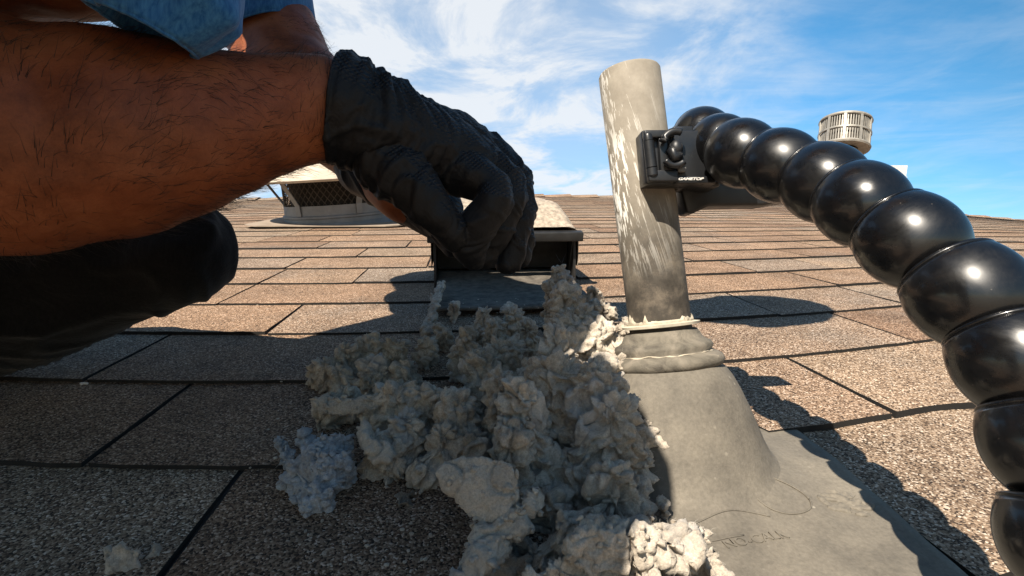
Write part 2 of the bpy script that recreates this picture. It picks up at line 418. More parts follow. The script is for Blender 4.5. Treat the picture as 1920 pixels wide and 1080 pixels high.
# ------------------------------------------------------------------ roof
STEP = .16; RIDGE_V = 4.82; SAG = .0087
BC = (0.114, 0.335)                        # boot centre, view frame
BSX, BSV = c2s(*BC)
def roofpt(x, v, lift=0.0):                # v = course coordinate
    va = max(v, .28)
    vv = v + .10 * min(x * x, (va * 1.2) ** 2) / va
    if v > 3.4: vv = v + (.10 * min(x * x, (va * 1.2) ** 2) / va) * max(0, 1 - (v - 3.4) / 1.4)
    return S(x, vv, lift - SAG * x * x * min(1, max(0, (v - .6) / 1.5)))
def rowcoord(x, vv):                       # inverse of the bow
    v = vv
    for _ in range(6): v = vv - .10 * x * x / max(v, .28)
    return x, v
fixed = {}                                 # course index -> cut positions taken from the photograph
for n, px, py in [(-1, 370, 1000), (0, 238, 818), (0, 1608, 750), (1, 212, 690), (1, 1640, 620), (2, 530, 605), (2, 1408, 572), (3, 447, 553), (3, 1515, 522), (4, 690, 505), (4, 1380, 500)]:
    gx, gv = G(px, py); fixed.setdefault(n, []).append(gx)
V = []; Fc = []; A = []; SK = []
def tabquad(x0, x1, n, hid, leftf=None, lift_add=0.0):
    v0 = .5 + (n - 1) * STEP; near = n <= 6
    tone = random.random(); jl = random.uniform(-.0012, .0015); jv = random.uniform(-.002, .002) if n > 0 else random.uniform(-.001, .001)
    nx = max(2, int((x1 - x0) / (.02 if near else .15))); nv = 8 if near else 2
    seed = random.random() * 50; b = len(V)
    t0 = (.0044 + jl * .7) * (1 if n < 8 else .75)
    for j in range(nv + 1):
        q = j / nv; v = v0 + jv + q * (STEP + .03 - jv)
        xa = leftf(v) if leftf else x0; xb = x1
        for i in range(nx + 1):
            x = xa + (xb - xa) * i / nx
            w = 0
            if near:
                w = .0007 * noise.noise(Vector((x * 22, v * 22, seed)))
                if j == 0: v_ = v + .0020 * noise.noise(Vector((x * 40, seed, 1))) + .0003 * noise.noise(Vector((x * 260, seed, 3)))
                else: v_ = v
                if i in (0, nx): x += .0009 * noise.noise(Vector((v * 120, seed, i)))
            else: v_ = v
            V.append(roofpt(x, v_, t0 * (1 - q) + .0006 + w * (1 - .8 * q) + lift_add * (1 - q * .8))); A.append(tone)
    st = nx + 1
    for j in range(nv):
        for i in range(nx): Fc.append((b + j * st + i, b + j * st + i + 1, b + (j + 1) * st + i + 1, b + (j + 1) * st + i))
    # skirt: butt and the two side edges go down to the sheet below
    rim = [b + i for i in range(nx + 1)]; lf = [b + j * st for j in range(nv + 1)]; rf = [b + j * st + nx for j in range(nv + 1)]
    for line in (rim, lf, rf):
        b2 = len(V)
        for k in line:
            V.append(V[k] - N_ * (.0058 + lift_add)); A.append(tone)
        for k in range(len(line) - 1): SK.append(len(Fc)); Fc.append((line[k], line[k + 1], b2 + k + 1, b2 + k))
nrow = int(round((RIDGE_V - .5) / STEP)) + 1
for n in range(-12, nrow):
    v0 = .5 + (n - 1) * STEP
    w = 1.6 if v0 < 0.9 else 7.5
    if n < -4: w = 2.5
    cuts = sorted(fixed.get(n, []))
    lo, hi = -w - random.random() * .2, w
    xs = []
    if cuts:
        x = cuts[0]
        while x > lo: x -= random.uniform(.17, .36); xs.append(x)
        xs += cuts; x = cuts[-1]
        while x < hi: x += random.uniform(.17, .36); xs.append(x)
        if len(cuts) == 2 and cuts[1] - cuts[0] > .55:
            xs.append((cuts[0] + cuts[1]) / 2 + .02)
    else:
        x = lo
        while x < hi: xs.append(x); x += random.uniform(.17, .38)
    xs = sorted(xs)
    for a, b in zip(xs, xs[1:]):
        g = .0022 if n < 8 else .002
        a += g; b -= g
        if n == 0 and a < BSX + .08 and b > BSX - .07:
            # shingle trimmed round the boot
            def lf(v, bv=BSV): 
                d = v - (bv + .005); r = .088
                return BSX + math.sqrt(max(r * r - d * d, 0)) * 1.0 if abs(d) < r else BSX + .012
            if a < BSX - .08: tabquad(a, BSX - .075, n, 0)
            if b > BSX + .11: tabquad(BSX, b, n, 0, lf, .002)
        else: tabquad(a, b, n, 0, None, .002 if (n == 0 and BSX - .1 < a < BSX + .25) else 0)
# ridge caps
x = -7.6
while x < 7.6:
    tone = random.random(); b = len(V)
    for xx, l_ in ((x, .010), (x + .26, .022)):
        for dv, dh in ((-.15, -.012), (-.05, .0), (0, .004), (.12, -.07)):
            V.append(roofpt(xx, RIDGE_V + dv * .9, l_ + dh)); A.append(tone)
    for j in range(3): Fc.append((b + j, b + j + 1, b + 5 + j, b + 4 + j))
    x += .245
me = bpy.data.meshes.new('roof_slope'); me.from_pydata([tuple(v) for v in V], [], Fc); me.update()
at = me.attributes.new('tab', 'FLOAT', 'POINT'); at.data.foreach_set('value', A)
me.materials.append(M['shingle']); me.materials.append(M['edge'])
for k in SK: me.polygons[k].material_index = 1
roof = link('roof', me, M['shingle'], None, False); roof['kind'] = 'structure'
# sheet under the shingles and the far slope
V = []; Fc = []
for (va, vb, nv) in ((-2.0, RIDGE_V + .02, 60),):
    for j in range(nv + 1):
        v = va + (vb - va) * j / nv
        for i in range(61):
            x = -7.6 + 15.2 * i / 60; V.append(roofpt(x, v, -.0006 if v > .2 else -.0006))
    for j in range(nv):
        for i in range(60): Fc.append((j * 61 + i, j * 61 + i + 1, (j + 1) * 61 + i + 1, (j + 1) * 61 + i))
b = len(V)
for i in range(61):
    p = V[b - 61 + i]; V.append(Vector((p.x, p.y + 4.2, p.z - 2.4)))
for i in range(60): Fc.append((b - 61 + i, b - 60 + i, b + i + 1, b + i))
o = mesh('roof_deck', V, Fc, M['felt'], None, False); o['kind'] = 'structure'
# land round the house, far below
gm = mat_plain('dry_ground', (.22, .17, .11), .95, var=.4, vs=.5, bs=3, bst=.5, bd=.05)
g = MB(); g.lathe(Vector((0, 0, -4)), Vector((0, 0, 1)), [(0, 900), (0, 60), (0, .01)], 48)
o = g.build('ground', gm, None, False); o['kind'] = 'structure'

# ------------------------------------------------------------------ boot and pipe
AX = (N_ * 1.0 + RV * .28 - RX * .11).normalized()
bo = empty('pipe_boot', R(BC[0], BC[1], .006), 'grey bell-shaped rubber boot with flat flange round the foot of the pale pipe', 'pipe boot')
mb = MB()
# flange sheet
def flh(x, v):
    h = .0085 - .006 * max(0, (v - .33)) / .09 + .0009 * noise.noise(Vector((x * 25, v * 25, 3))) + .0010 * noise.noise(Vector((x * 60, v * 60, 8)))
    d = math.hypot(x - BC[0], (v - BC[1])); h += .010 * math.exp(-((d - .045) / .022) ** 2) if d > .045 else .010
    return h
def RF(x, v, up=.0004): return R(x, v, flh(x, v) + up)
x0, x1, v0_, v1_ = .03, .222, .09, .425
nx, nv = 40, 42; vv = []
for j in range(nv + 1):
    for i in range(nx + 1):
        x = x0 + (x1 - x0) * i / nx; v = v0_ + (v1_ - v0_) * j / nv
        # rounded corner at the lower right
        ex = .0
        rr = .03
        if x > x1 - rr and v < v0_ + .14:
            pass
        h = flh(x, v)
        if i == nx: x += .0018 * noise.noise(Vector((v * 40, 0, 9)))
        vv.append(R(x, v, h))
ff = [(j * (nx + 1) + i, j * (nx + 1) + i + 1, (j + 1) * (nx + 1) + i + 1, (j + 1) * (nx + 1) + i) for j in range(nv) for i in range(nx)]
mb.add(vv, ff)
fl = mb.build('base_flange', M['boot'], bo, fix=False)
sm = fl.modifiers.new('t', 'SOLIDIFY'); sm.thickness = .0022; sm.offset = -1
# embossed oval and lettering on the flange
mb = MB(); pts = [RF(.160 + .0175 * math.cos(t), .285 + .0135 * math.sin(t)) for t in np.linspace(0, 2 * PI, 40)]
mb.tube(pts, .0005, 6)
pts = [RF(.095 + .051 * k / 24, .258 + .012 * math.sin(k / 24 * 2.2)) for k in range(25)]; mb.tube(pts, .0005, 6)
mb.tube([RF(.095 + .03 * k / 9, .247 + .006 * k / 9) for k in range(10)], .0005, 6)
mb.build('embossed_outline', M['boot'], fl)
def text(s, size, org, xd, yd, mat, parent, name, ext=.0003, shear=0.0, scale=(1, 1), bold=0.0):
    cu = bpy.data.curves.new(name, 'FONT'); cu.body = s; cu.size = size; cu.extrude = ext; cu.shear = shear; cu.offset = bold
    ob = bpy.data.objects.new(name, cu); COL.objects.link(ob); dg = bpy.context.evaluated_depsgraph_get()
    me_ = bpy.data.meshes.new_from_object(ob.evaluated_get(dg)); bpy.data.objects.remove(ob)
    xd = xd.normalized(); zd = xd.cross(yd).normalized(); yd = zd.cross(xd)
    mm = Matrix((xd * scale[0], yd * scale[1], zd)).transposed().to_4x4(); mm.translation = org; me_.transform(mm); me_.materials.clear()
    return link(name, me_, mat, parent, False)
lt = text('NO-CALK', .0085, R(.112, .243, .0), (RX + RV * .22), RV, M['boot'], fl, 'embossed_lettering', .0005)
for v_ in lt.data.vertices:       # lay the letters on the uneven sheet
    x_ = v_.co.dot(RX); y_ = v_.co.dot(RV); v_.co += N_ * (flh(x_, y_) + .0002)
mb = MB()
for k in range(26): mb.ball(RF(.197 + random.gauss(0, .006), .285 + random.gauss(0, .008), .0), RX * random.uniform(.002, .006), RV * random.uniform(.0015, .004), N_ * random.uniform(.0008, .0018), 2)
sbm_ = remesh(mb, .0008, 1); co_, nr_ = arr(sbm_)
for i in range(len(co_)): co_[i] += nr_[i] * .0012 * noise.noise(Vector(co_[i]) * 260)
put(sbm_, co_); link('sealant_smear', sbm_, M['boot'], fl)
# bell
fo = R(BC[0], BC[1], .004)
mb = MB(); vv = []
prof = [(-.001, .084), (.0015, .076), (.005, .068), (.011, .0625), (.020, .0585), (.03, .0553), (.040, .052), (.050, .0480), (.058, .0440), (.064, .040), (.0675, .0365), (.069, .033)]
PR = []
for (h0, r0), (h1, r1) in zip(prof, prof[1:]):
    for k in range(3): PR.append((h0 + (h1 - h0) * k / 3, r0 + (r1 - r0) * k / 3))
PR.append(prof[-1]); nb_ = 96
a_, b_, c_ = basis(AX); LEAN = AX / AX.dot(N_) 
for h, rad in PR:
    w = min(1, max(0, h / .06)); ew = RX * (1 - w) + (RX - AX * RX.dot(AX)).normalized() * w; ev = RV * (1 - w) + (RV - AX * RV.dot(AX)).normalized() * w
    for i in range(nb_):
        t = 2 * PI * i / nb_; rr = rad * (1 + .012 * noise.noise(Vector((math.cos(t) * 2, math.sin(t) * 2, h * 40))))
        vv.append(fo + AX * h + ew * math.cos(t) * rr + ev * math.sin(t) * rr)
mb.add(vv, [(j * nb_ + i, j * nb_ + (i + 1) % nb_, (j + 1) * nb_ + (i + 1) % nb_, (j + 1) * nb_ + i) for j in range(len(PR) - 1) for i in range(nb_)])
mb.build('bell', M['boot'], bo)
mb = MB()
prof = [(.0655, .0345), (.067, .0375), (.070, .0395), (.0735, .0385), (.0755, .0355), (.0765, .0325), (.0775, .0322), (.080, .0338), (.083, .0325), (.084, .030), (.086, .0275), (.0895, .026), (.092, .0240), (.0925, .021)]
mb.lathe(fo, AX, prof, 64, wob=.02); mb.build('collar', M['collar'], bo)
mb = MB()
for k, (hh, r) in enumerate(((.0765, .0330), (.0662, .0365))):
    pts = []; a_, b_, c_ = basis(AX); rr = []
    for t in np.linspace(0, 2 * PI, 90):
        w = .0012 * noise.noise(Vector((math.cos(t) * 4, math.sin(t) * 4, k)))
        pts.append(fo + c_ * (hh + w * 1.2) + a_ * math.cos(t) * r + b_ * math.sin(t) * r); rr.append(max(.00015, .0005 + .0014 * noise.noise(Vector((math.cos(t) * 7, math.sin(t) * 7, k + 5)))))
    mb.tube(pts, rr, 6)
for _ in range(0):
    t = random.uniform(0, 2 * PI); hh = random.choice([.087, .0895, .092, .071]); r = .0255 if hh > .08 else .037
    c = fo + AX * (hh + random.uniform(-.002, .002)) + a_ * math.cos(t) * r + b_ * math.sin(t) * r
    mb.ball(c, a_ * random.uniform(.001, .004), b_ * random.uniform(.001, .004), AX * random.uniform(.0008, .0025), 1)
mb.build('sealant', M['caulk'], bo)

pipe_base = fo + AX * .078
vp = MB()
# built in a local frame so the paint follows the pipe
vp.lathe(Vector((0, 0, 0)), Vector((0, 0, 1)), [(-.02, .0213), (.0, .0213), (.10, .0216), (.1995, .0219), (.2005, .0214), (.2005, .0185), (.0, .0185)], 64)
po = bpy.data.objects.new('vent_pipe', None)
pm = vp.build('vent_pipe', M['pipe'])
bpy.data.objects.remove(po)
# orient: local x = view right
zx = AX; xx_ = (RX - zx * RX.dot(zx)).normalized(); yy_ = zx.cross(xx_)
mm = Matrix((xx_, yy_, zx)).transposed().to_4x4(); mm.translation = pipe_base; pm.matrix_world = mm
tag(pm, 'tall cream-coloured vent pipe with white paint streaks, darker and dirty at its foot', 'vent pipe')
bpy.context.view_layer.update()
mb = MB(); a_, b_, c_ = basis(AX)
mb.lathe(pipe_base + AX * .0165, AX, [(0, .0216), (.0005, .0262), (.0022, .0266), (.003, .0218)], 64, wob=.03)
mb.build('pale_gasket', M['ring'], bo, sh=40)
mb = MB(); vv = []; nn_ = 160
for j in range(5):
    for i in range(nn_):
        t = 2 * PI * i / nn_; e = noise.noise(Vector((math.cos(t) * 3.5, math.sin(t) * 3.5, 2))) + .6 * noise.noise(Vector((math.cos(t) * 12, math.sin(t) * 7, 4)))
        top = .0028 + max(0, e) * .007; hgt = .0185 + top * j / 4
        rr = .0216 + (.0012 + .0006 * noise.noise(Vector((math.cos(t) * 14, math.sin(t) * 14, j)))) * (1 if j < 4 else .0)
        vv.append(pipe_base + AX * hgt + a_ * math.cos(t) * rr + b_ * math.sin(t) * rr)
mb.add(vv, [(j * nn_ + i, j * nn_ + (i + 1) % nn_, (j + 1) * nn_ + (i + 1) % nn_, (j + 1) * nn_ + i) for j in range(4) for i in range(nn_)])
mb.build('flaking_sealant', M['caulk'], pm)

# ------------------------------------------------------------------ low hood vent (where the hand is)
hv = empty('hood_vent', R(-.01, .95, .005), 'low black hood vent with dusty pale top, just beyond the gloved fingers', 'roof vent')
def BX(px, py, hgt):      # sight-line point at a height
    return Q(px, py, hgt)[0]
# corners in the shingle frame
fx0, fv = G(815, 545); fx1, fv1 = G(1082, 545)
fv = (fv + fv1) / 2
bh = .098; bd = .26
def H(x, v, h): return S(x, v, h)
x0, x1 = fx0, fx1
mb = MB()
wl = .004
for xa in (x0, x1):
    s_ = 1 if xa == x0 else -1
    poly = [H(xa, fv, .002), H(xa, fv + bd, .002), H(xa, fv + bd, .05), H(xa, fv + .01, bh)]
    mb = MB(); mb.prism(poly, (H(s_ * wl, 0, 0) - H(0, 0, 0)))
    mb.build('side_wall', M['vblack'], hv, False)
mb = MB()
lip = [(-.012, bh - .012), (-.012, bh + .004), (.005, bh + .006), (.005, bh - .012)]
mb.prism([H(x0 - .009, fv + a, b) for a, b in lip], H(x1 - x0 + .018, 0, 0) - H(0, 0, 0))
mb.build('front_lip', M['vblack'], hv, True, bevel=.002, sh=30)
# domed top
mb = MB(); nx, nv = 30, 20; vv = []
for j in range(nv + 1):
    for i in range(nx + 1):
        u = i / nx; q = j / nv; x = x0 - .004 + (x1 - x0 + .008) * u
        side = 1 - abs(2 * u - 1) ** 16
        tp = .048 * math.sin(min(1, q * 2.2 + .1) * PI / 2) * side + .0012 * noise.noise(Vector((x * 30, q * 9, 1)))
        xin = x + (x0 + x1 - 2 * x) * .07 * q
        vv.append(H(xin, fv + .004 + q * bd * 1.0, bh + .004 + tp - .0 * q if j < nv else .04))
mb.add(vv, [(j * (nx + 1) + i, j * (nx + 1) + i + 1, (j + 1) * (nx + 1) + i + 1, (j + 1) * (nx + 1) + i) for j in range(nv) for i in range(nx)])
for k_, xe in ((0, x0 - .004), (nx, x1 + .004)):
    pts = [vv[j * (nx + 1) + k_] for j in range(nv + 1)]
    lo_ = [H(xe, fv + .004 + j / nv * bd, .04) for j in range(nv + 1)]
    mb.add(pts + lo_, [(j, j + 1, nv + 2 + j, nv + 1 + j) for j in range(nv)])
mb.build('hood_top', M['dusty'], hv, sh=50)
mb = MB(); mb.box(H((x0 + x1) / 2, fv + bd - .01, .04), H((x1 - x0) / 2 - .005, 0, 0) - H(0, 0, 0), H(0, .004, 0) - H(0, 0, 0), H(0, 0, .04) - H(0, 0, 0))
mb.build('rear_wall', M['dark'], hv, False)
mb = MB(); mb.box(H((x0 + x1) / 2, fv + .06, .062), H((x1 - x0) / 2 - .005, 0, 0) - H(0, 0, 0), H(0, .002, .0005) - H(0, 0, 0), H(0, -.004, .032) - H(0, 0, 0))
mb.build('damper_flap', M['dark'], hv, False)
mb = MB()
vv = []
nx, nv = 30, 16
for j in range(nv + 1):
    for i in range(nx + 1):
        x = x0 + .005 + (x1 - x0 - .01) * i / nx; q = j / nv; v = fv - .18 + q * .25
        vv.append(H(x, v, .012 + .022 * max(0, q - .55) + .0015 * noise.noise(Vector((x * 40, v * 40, 2)))))
mb.add(vv, [(j * (nx + 1) + i, j * (nx + 1) + i + 1, (j + 1) * (nx + 1) + i + 1, (j + 1) * (nx + 1) + i) for j in range(nv) for i in range(nx)])
rp = mb.build('flashing_ramp', M['ramp'], hv); sm = rp.modifiers.new('t', 'SOLIDIFY'); sm.thickness = .004; sm.offset = -1

# ------------------------------------------------------------------ round vent with conical cap (left, far)
vx, vv0 = G(643, 417)
VB = roofpt(vx, vv0, 0)
rv = empty('round_roof_vent', VB, 'wide round roof vent with pale conical cap and wire screen, seen beneath the bare forearm', 'roof vent')
va = (N_ * 1.0 - RX * .055 + RV * -.01).normalized()
sc_ = (VB - CAM).dot(FWD) / 1000
va_, vb_, _ = basis(va)
RC = 101 * sc_
mb = MB(); mb.lathe(VB, va, [(-.01, RC * 1.10), (.012, RC * 1.04), (.02, RC * 1.0), (.035, RC * 1.0), (.038, RC * 1.02), (.045, RC * 1.02), (.048, RC * .99), (.085, RC * .985), (.085, RC * .95), (.0, RC * .95)], 72)
mb.build('collar', M['steel'], rv, sh=40)
mb = MB(); vv = []
for t in np.linspace(0, 2 * PI, 49)[:-1]:
    c_, s_ = math.cos(t), math.sin(t); k = 1 / max(abs(c_), abs(s_)); k = min(k, 1.28)
    vv.append(VB + N_ * .009 + RX * c_ * RC * 1.38 * k + RV * s_ * RC * 1.2 * k)
mb.prism(vv, N_ * .004); mb.build('base_flange', M['tanmetal'], rv, False)
mb = MB(); mb.lathe(VB, va, [(.08, RC * .86), (.18, RC * .86)], 60); mb.build('inner_throat', M['dark'], rv)
mb = MB()
for k in range(56):
    for sgn in (-1, 1):
        pts = []
        for q in np.linspace(0, 1, 7):
            t = 2 * PI * k / 56 + sgn * q * .36; pts.append(VB + va * (.078 + q * .105) + va_ * math.cos(t) * RC * .97 + vb_ * math.sin(t) * RC * .97)
        mb.tube(pts, .0016, 4)
mb.build('wire_screen', M['screen'], rv)
for k in range(6):
    mb = MB(); t = 2 * PI * k / 6 + .5; d = va_ * math.cos(t) + vb_ * math.sin(t); tg = va.cross(d)
    a = VB + va * .048 + d * RC * 1.005; b = VB + va * .088 + d * RC * 1.02; c = VB + va * .186 + d * RC * 1.30
    for p, q in ((a, b), (b, c)):
        mb.box((p + q) / 2, (q - p) / 2, tg * .011, (q - p).cross(tg).normalized() * .0018)
    mb.build('cap_strut', M['steel'], rv, False)
mb = MB(); mb.lathe(VB, va, [(.178, RC * .5), (.184, RC * 1.33), (.174, RC * 1.55), (.182, RC * 1.575), (.196, RC * 1.54), (.220, RC * 1.40), (.250, RC * 1.20), (.290, RC * .88), (.318, RC * .56), (.33, RC * .28), (.333, .001)], 72, wob=.008)
mb.build('conical_cap', M['cream'], rv, sh=50)

# ------------------------------------------------------------------ flue cap on the right
fx, fvv = G(1603, 383)
FB = roofpt(fx, fvv, 0)
fc = empty('flue_pipe', FB, 'metal flue pipe with slotted round cap rising behind the black ball arm', 'flue')
dF = (FB - CAM).dot(FWD)
ctr = P(1583, 254, dF)
fa = (UP * 1.0 + RT * .10 - FWD * -.12 + RT * .06).normalized(); ux_, uy_, _ = basis(fa)
kF = dF / 1000
rC = 43 * kF; hC = 29 * kF
mb = MB(); mb.lathe(ctr, fa, [(hC, .001), (hC * 1.04, rC * .6), (hC * .98, rC * 1.0), (hC * .86, rC * 1.03), (hC * .80, rC)], 48); mb.lathe(ctr, fa, [(-hC * .80, rC), (-hC * .9, rC * 1.03), (-hC * 1.0, rC * 1.0), (-hC * .98, rC * .55)], 48)
mb.lathe(ctr, fa, [(-hC * .07, rC * 1.0), (-hC * .05, rC * 1.02), (hC * .05, rC * 1.02), (hC * .07, rC)], 48)
for k in range(10):
    t = 2 * PI * k / 10; d = ux_ * math.cos(t) + uy_ * math.sin(t); mb.box(ctr + d * rC * .995, fa * hC * .85, fa.cross(d) * rC * .05, d * rC * .02)
mb.build('cap_frame', M['greymetal'], fc, sh=40)
mb = MB()
for k in range(60):
    t = 2 * PI * k / 60; d = ux_ * math.cos(t) + uy_ * math.sin(t); mb.box(ctr + d * rC * .95, fa * hC * .85, fa.cross(d) * rC * .022, d * rC * .012)
mb.build('slats', M['greymetal'], fc, False)
mb = MB(); mb.lathe(ctr, fa, [(-hC * .8, rC * .80), (hC * .8, rC * .80)], 40); mb.build('cap_core', M['screen'], fc)
mb = MB(); bt = FB - N_ * .01; tp = ctr - fa * hC * .95
mb.lathe(tp, (bt - tp), [(0, rC * .55), (.03, rC * .55), (.031, rC * .6), (.045, rC * .6), (.046, rC * .52), ((bt - tp).length, rC * .52)], 40)
mb.build('flue_stem', M['steel'], fc, sh=40)

# white chimney box
wx, wv = G(1690, 411); WB = roofpt(wx, wv, 0); dW = (WB - CAM).dot(FWD); kW = dW / 1000
wb = empty('white_chimney_box', WB, 'white boarded chimney box peeking out to the right of the black balls', 'chimney')
hW = 86 * kW; w2 = 30 * kW; mb = MB(); rr_ = (RX * .995 + RV * .1).normalized(); ww_ = N_.cross(rr_)
for k in range(6):
    mb.box(WB + N_ * (hW / 6 * (k + .5)), rr_ * (w2 + .003 * (k % 2)), ww_ * (w2 + .003 * (k % 2)), N_ * (hW / 12 * .97))
mb.build('boarding', M['whitebox'], wb, False)
mb = MB(); mb.box(WB + N_ * (hW + .025), rr_ * w2 * .98, ww_ * w2 * 1.02, N_ * .024); mb.build('top_cap', M['whitebox'], wb, False)

# ------------------------------------------------------------------ ball-jointed arm and clamp
arm_root = empty('ball_jointed_arm', P(1300, 300, .37), 'black flexible arm of shiny ball segments clamped to the pale pipe', 'mount arm')
balls = [(1318, 256, .376), (1350, 274, .351), (1390, 288, .327), (1462, 311, .302), (1544, 343, .278), (1613, 383, .254), (1703, 449, .231), (1812, 550, .209), (1906, 672, .192), (1972, 826, .179), (2012, 1010, .169), (2030, 1235, .160)]
rads = [.0204, .0208, .0211, .0209, .0209, .0204, .0207, .0210, .0205, .0200, .0196, .0192]
bp = [P(*b) for b in balls]
# smooth the depth so the spacing is even
for i, (c, r) in enumerate(zip(bp, rads)):
    nxt = bp[min(i + 1, len(bp) - 1)]; prv = bp[max(i - 1, 0)]
    ax = (nxt - prv).normalized()
    prof = []
    for k in range(33):
        t = PI * (k / 32); hh = -math.cos(t)
        if hh < -.50: continue
        prof.append((hh * r * 1.15, max(math.sin(t) * r, 1e-5)))
    # cup lip facing back towards the pipe
    r0 = prof[0][1]; h0 = prof[0][0]
    lipp = [(h0 + .0022 + .004, r0 * .62), (h0 + .003, r0 * .90), (h0 - .0002, r0 * .945), (h0 - .0010, r0 * .985), (h0 - .0004, r0 * 1.012), (h0 + .0012, r0 * 1.01)]
    mb = MB(); mb.lathe(c, ax, lipp + prof, 64)
    seg = mb.build('ball_segment', M['ball'], arm_root)
    # inner ball of this segment sits in the cup
    mb = MB()
    pr = [(-math.cos(PI * k / 20) * r * .80, max(math.sin(PI * k / 20) * r * .80, 1e-5)) for k in range(21)]
    mb.lathe(c + ax * .001, ax, pr, 48)
    mb.build('inner_ball', M['ball'], seg)
cl = empty('_c', P(1260, 290, .35), 'x', 'x'); 
bpy.data.objects.remove(cl)
# the clamp: built square to the pipe
pd = AX; pr_ = (RT - pd * RT.dot(pd)).normalized(); pf = pd.cross(pr_).normalized()
if pf.dot(FWD) < 0: pf = -pf
def CP(px, py, d): return P(px, py, d)
def cbox(px0, py0, px1, py1, d0, d1, bev, name, mat, parent, lean=0.0):
    dm = d0
    xr = RT; yu = (UP - RT * lean).normalized()
    c = CP((px0 + px1) / 2, (py0 + py1) / 2, dm) + FWD * ((d1 - d0) / 2)
    mb = MB(); mb.box(c, xr * abs(px1 - px0) / 2 / 1000 * dm, yu * abs(py1 - py0) / 2 / 1000 * dm, FWD * (d1 - d0) / 2)
    return mb.build(name, mat, parent, True, bevel=bev, sh=30)
D = .338
plate = cbox(1207, 243, 1340, 345, D + .004, D + .022, .0018, 'clamp_jaw', M['clamp'], arm_root, .09)
cbox(1208, 243, 1265, 258, D - .001, D + .006, .001, 'hinge_bracket', M['clamp'], plate, .09)
cbox(1216, 318, 1273, 340, D - .001, D + .006, .001, 'hinge_bracket', M['clamp'], plate, .09)
mb = MB(); a = P(1214, 252, D + .001); b = P(1224, 332, D + .001); ln = (b - a).length
mb.lathe(a, b - a, [(0, .001), (0, .0026), (.001, .003), (.004, .003), (.0042, .0027), (.0045, .0034), (ln - .0062, .0034), (ln - .0058, .0027), (ln - .0055, .0036), (ln - .001, .0036), (ln, .003), (ln, .001)], 32)
mb.build('hinge_barrel', M['clamp'], plate, sh=30)
cbox(1237, 258, 1262, 322, D - .0005, D + .006, .001, 'inner_panel', M['clamp'], plate, .07)
mb = MB()
def arc(cx, cy, r, a0, a1, d, rad, n=14):
    mb.tube([P(cx + r * math.cos(t), cy - r * math.sin(t), d) for t in np.linspace(a0, a1, n)], rad, 10)
arc(1268, 272, 26, 1.2, 2.9, D - .004, .0024)
arc(1266, 288, 22, -2.55, -.75, D - .004, .0022)
mb.tube([P(1258, 268, D), P(1258, 285, D - .005), P(1262, 294, D - .005), P(1276, 293, D - .004)], [.0028, .0034, .0034, .003], 12)
mb.ball(P(1268, 278, D - .002), RT * .0042, UP * .0055, FWD * .004, 3)
mb.build('locking_hook', M['clamp'], plate)
cbox(1272, 313, 1287, 322, D - .001, D + .005, .0006, 'grey_pad', M['logo'], plate)
M['pad'] = mat_plain('grey_rubber_pad', (.16, .155, .145), .7)
bpy.data.objects['grey_pad'].data.materials[0] = M['pad']
# tail: the squeeze handles running behind the balls
mb = MB()
poly = [P(1288, 250, .372), P(1310, 322, .372), P(1480, 338, .372), P(1500, 374, .372), P(1430, 385, .372), P(1330, 386, .372), P(1300, 400, .372), P(1288, 399, .372), P(1276, 348, .372)]
mb.prism(poly, FWD * .02); mb.build('clamp_handle', M['clamp'], plate, True, bevel=.002, sh=30)
mb = MB(); poly = [P(1272, 246, D + .012), P(1345, 252, D + .012), P(1352, 350, D + .012), P(1280, 346, D + .012)]
mb.prism(poly, FWD * .03); mb.build('ball_socket', M['clamp'], plate, True, bevel=.002, sh=30)
cbox(1262, 236, 1300, 252, D + .01, D + .03, .001, 'upper_lug', M['clamp'], plate)
lo = P(1271, 337.5, D - .0005)
cbox(1266, 330, 1340, 343, D + .0002, D + .006, .0006, 'name_strip', M['clamp'], plate)
text('GAMETOP', .0024, lo, RT, UP, M['logo'], plate, 'lettering', .0001, .35, (1.42, .95), .00008)
mb = MB(); mb.lathe(pipe_base + AX * .117, AX, [(0, .0222), (0, .0262), (.034, .0262), (.034, .0222)], 48, a0=-2.4, a1=.4) if False else None
mb = MB(); mb.box(P(1290, 300, .385), RT * .012, UP * .016, FWD * .016); mb.build('rear_jaw', M['clamp'], plate, True, bevel=.002)
mb = MB(); mb.tube([P(1300, 292, .362), P(1318, 256, .392)], .012, 20); mb.build('ball_stud', M['clamp'], plate)

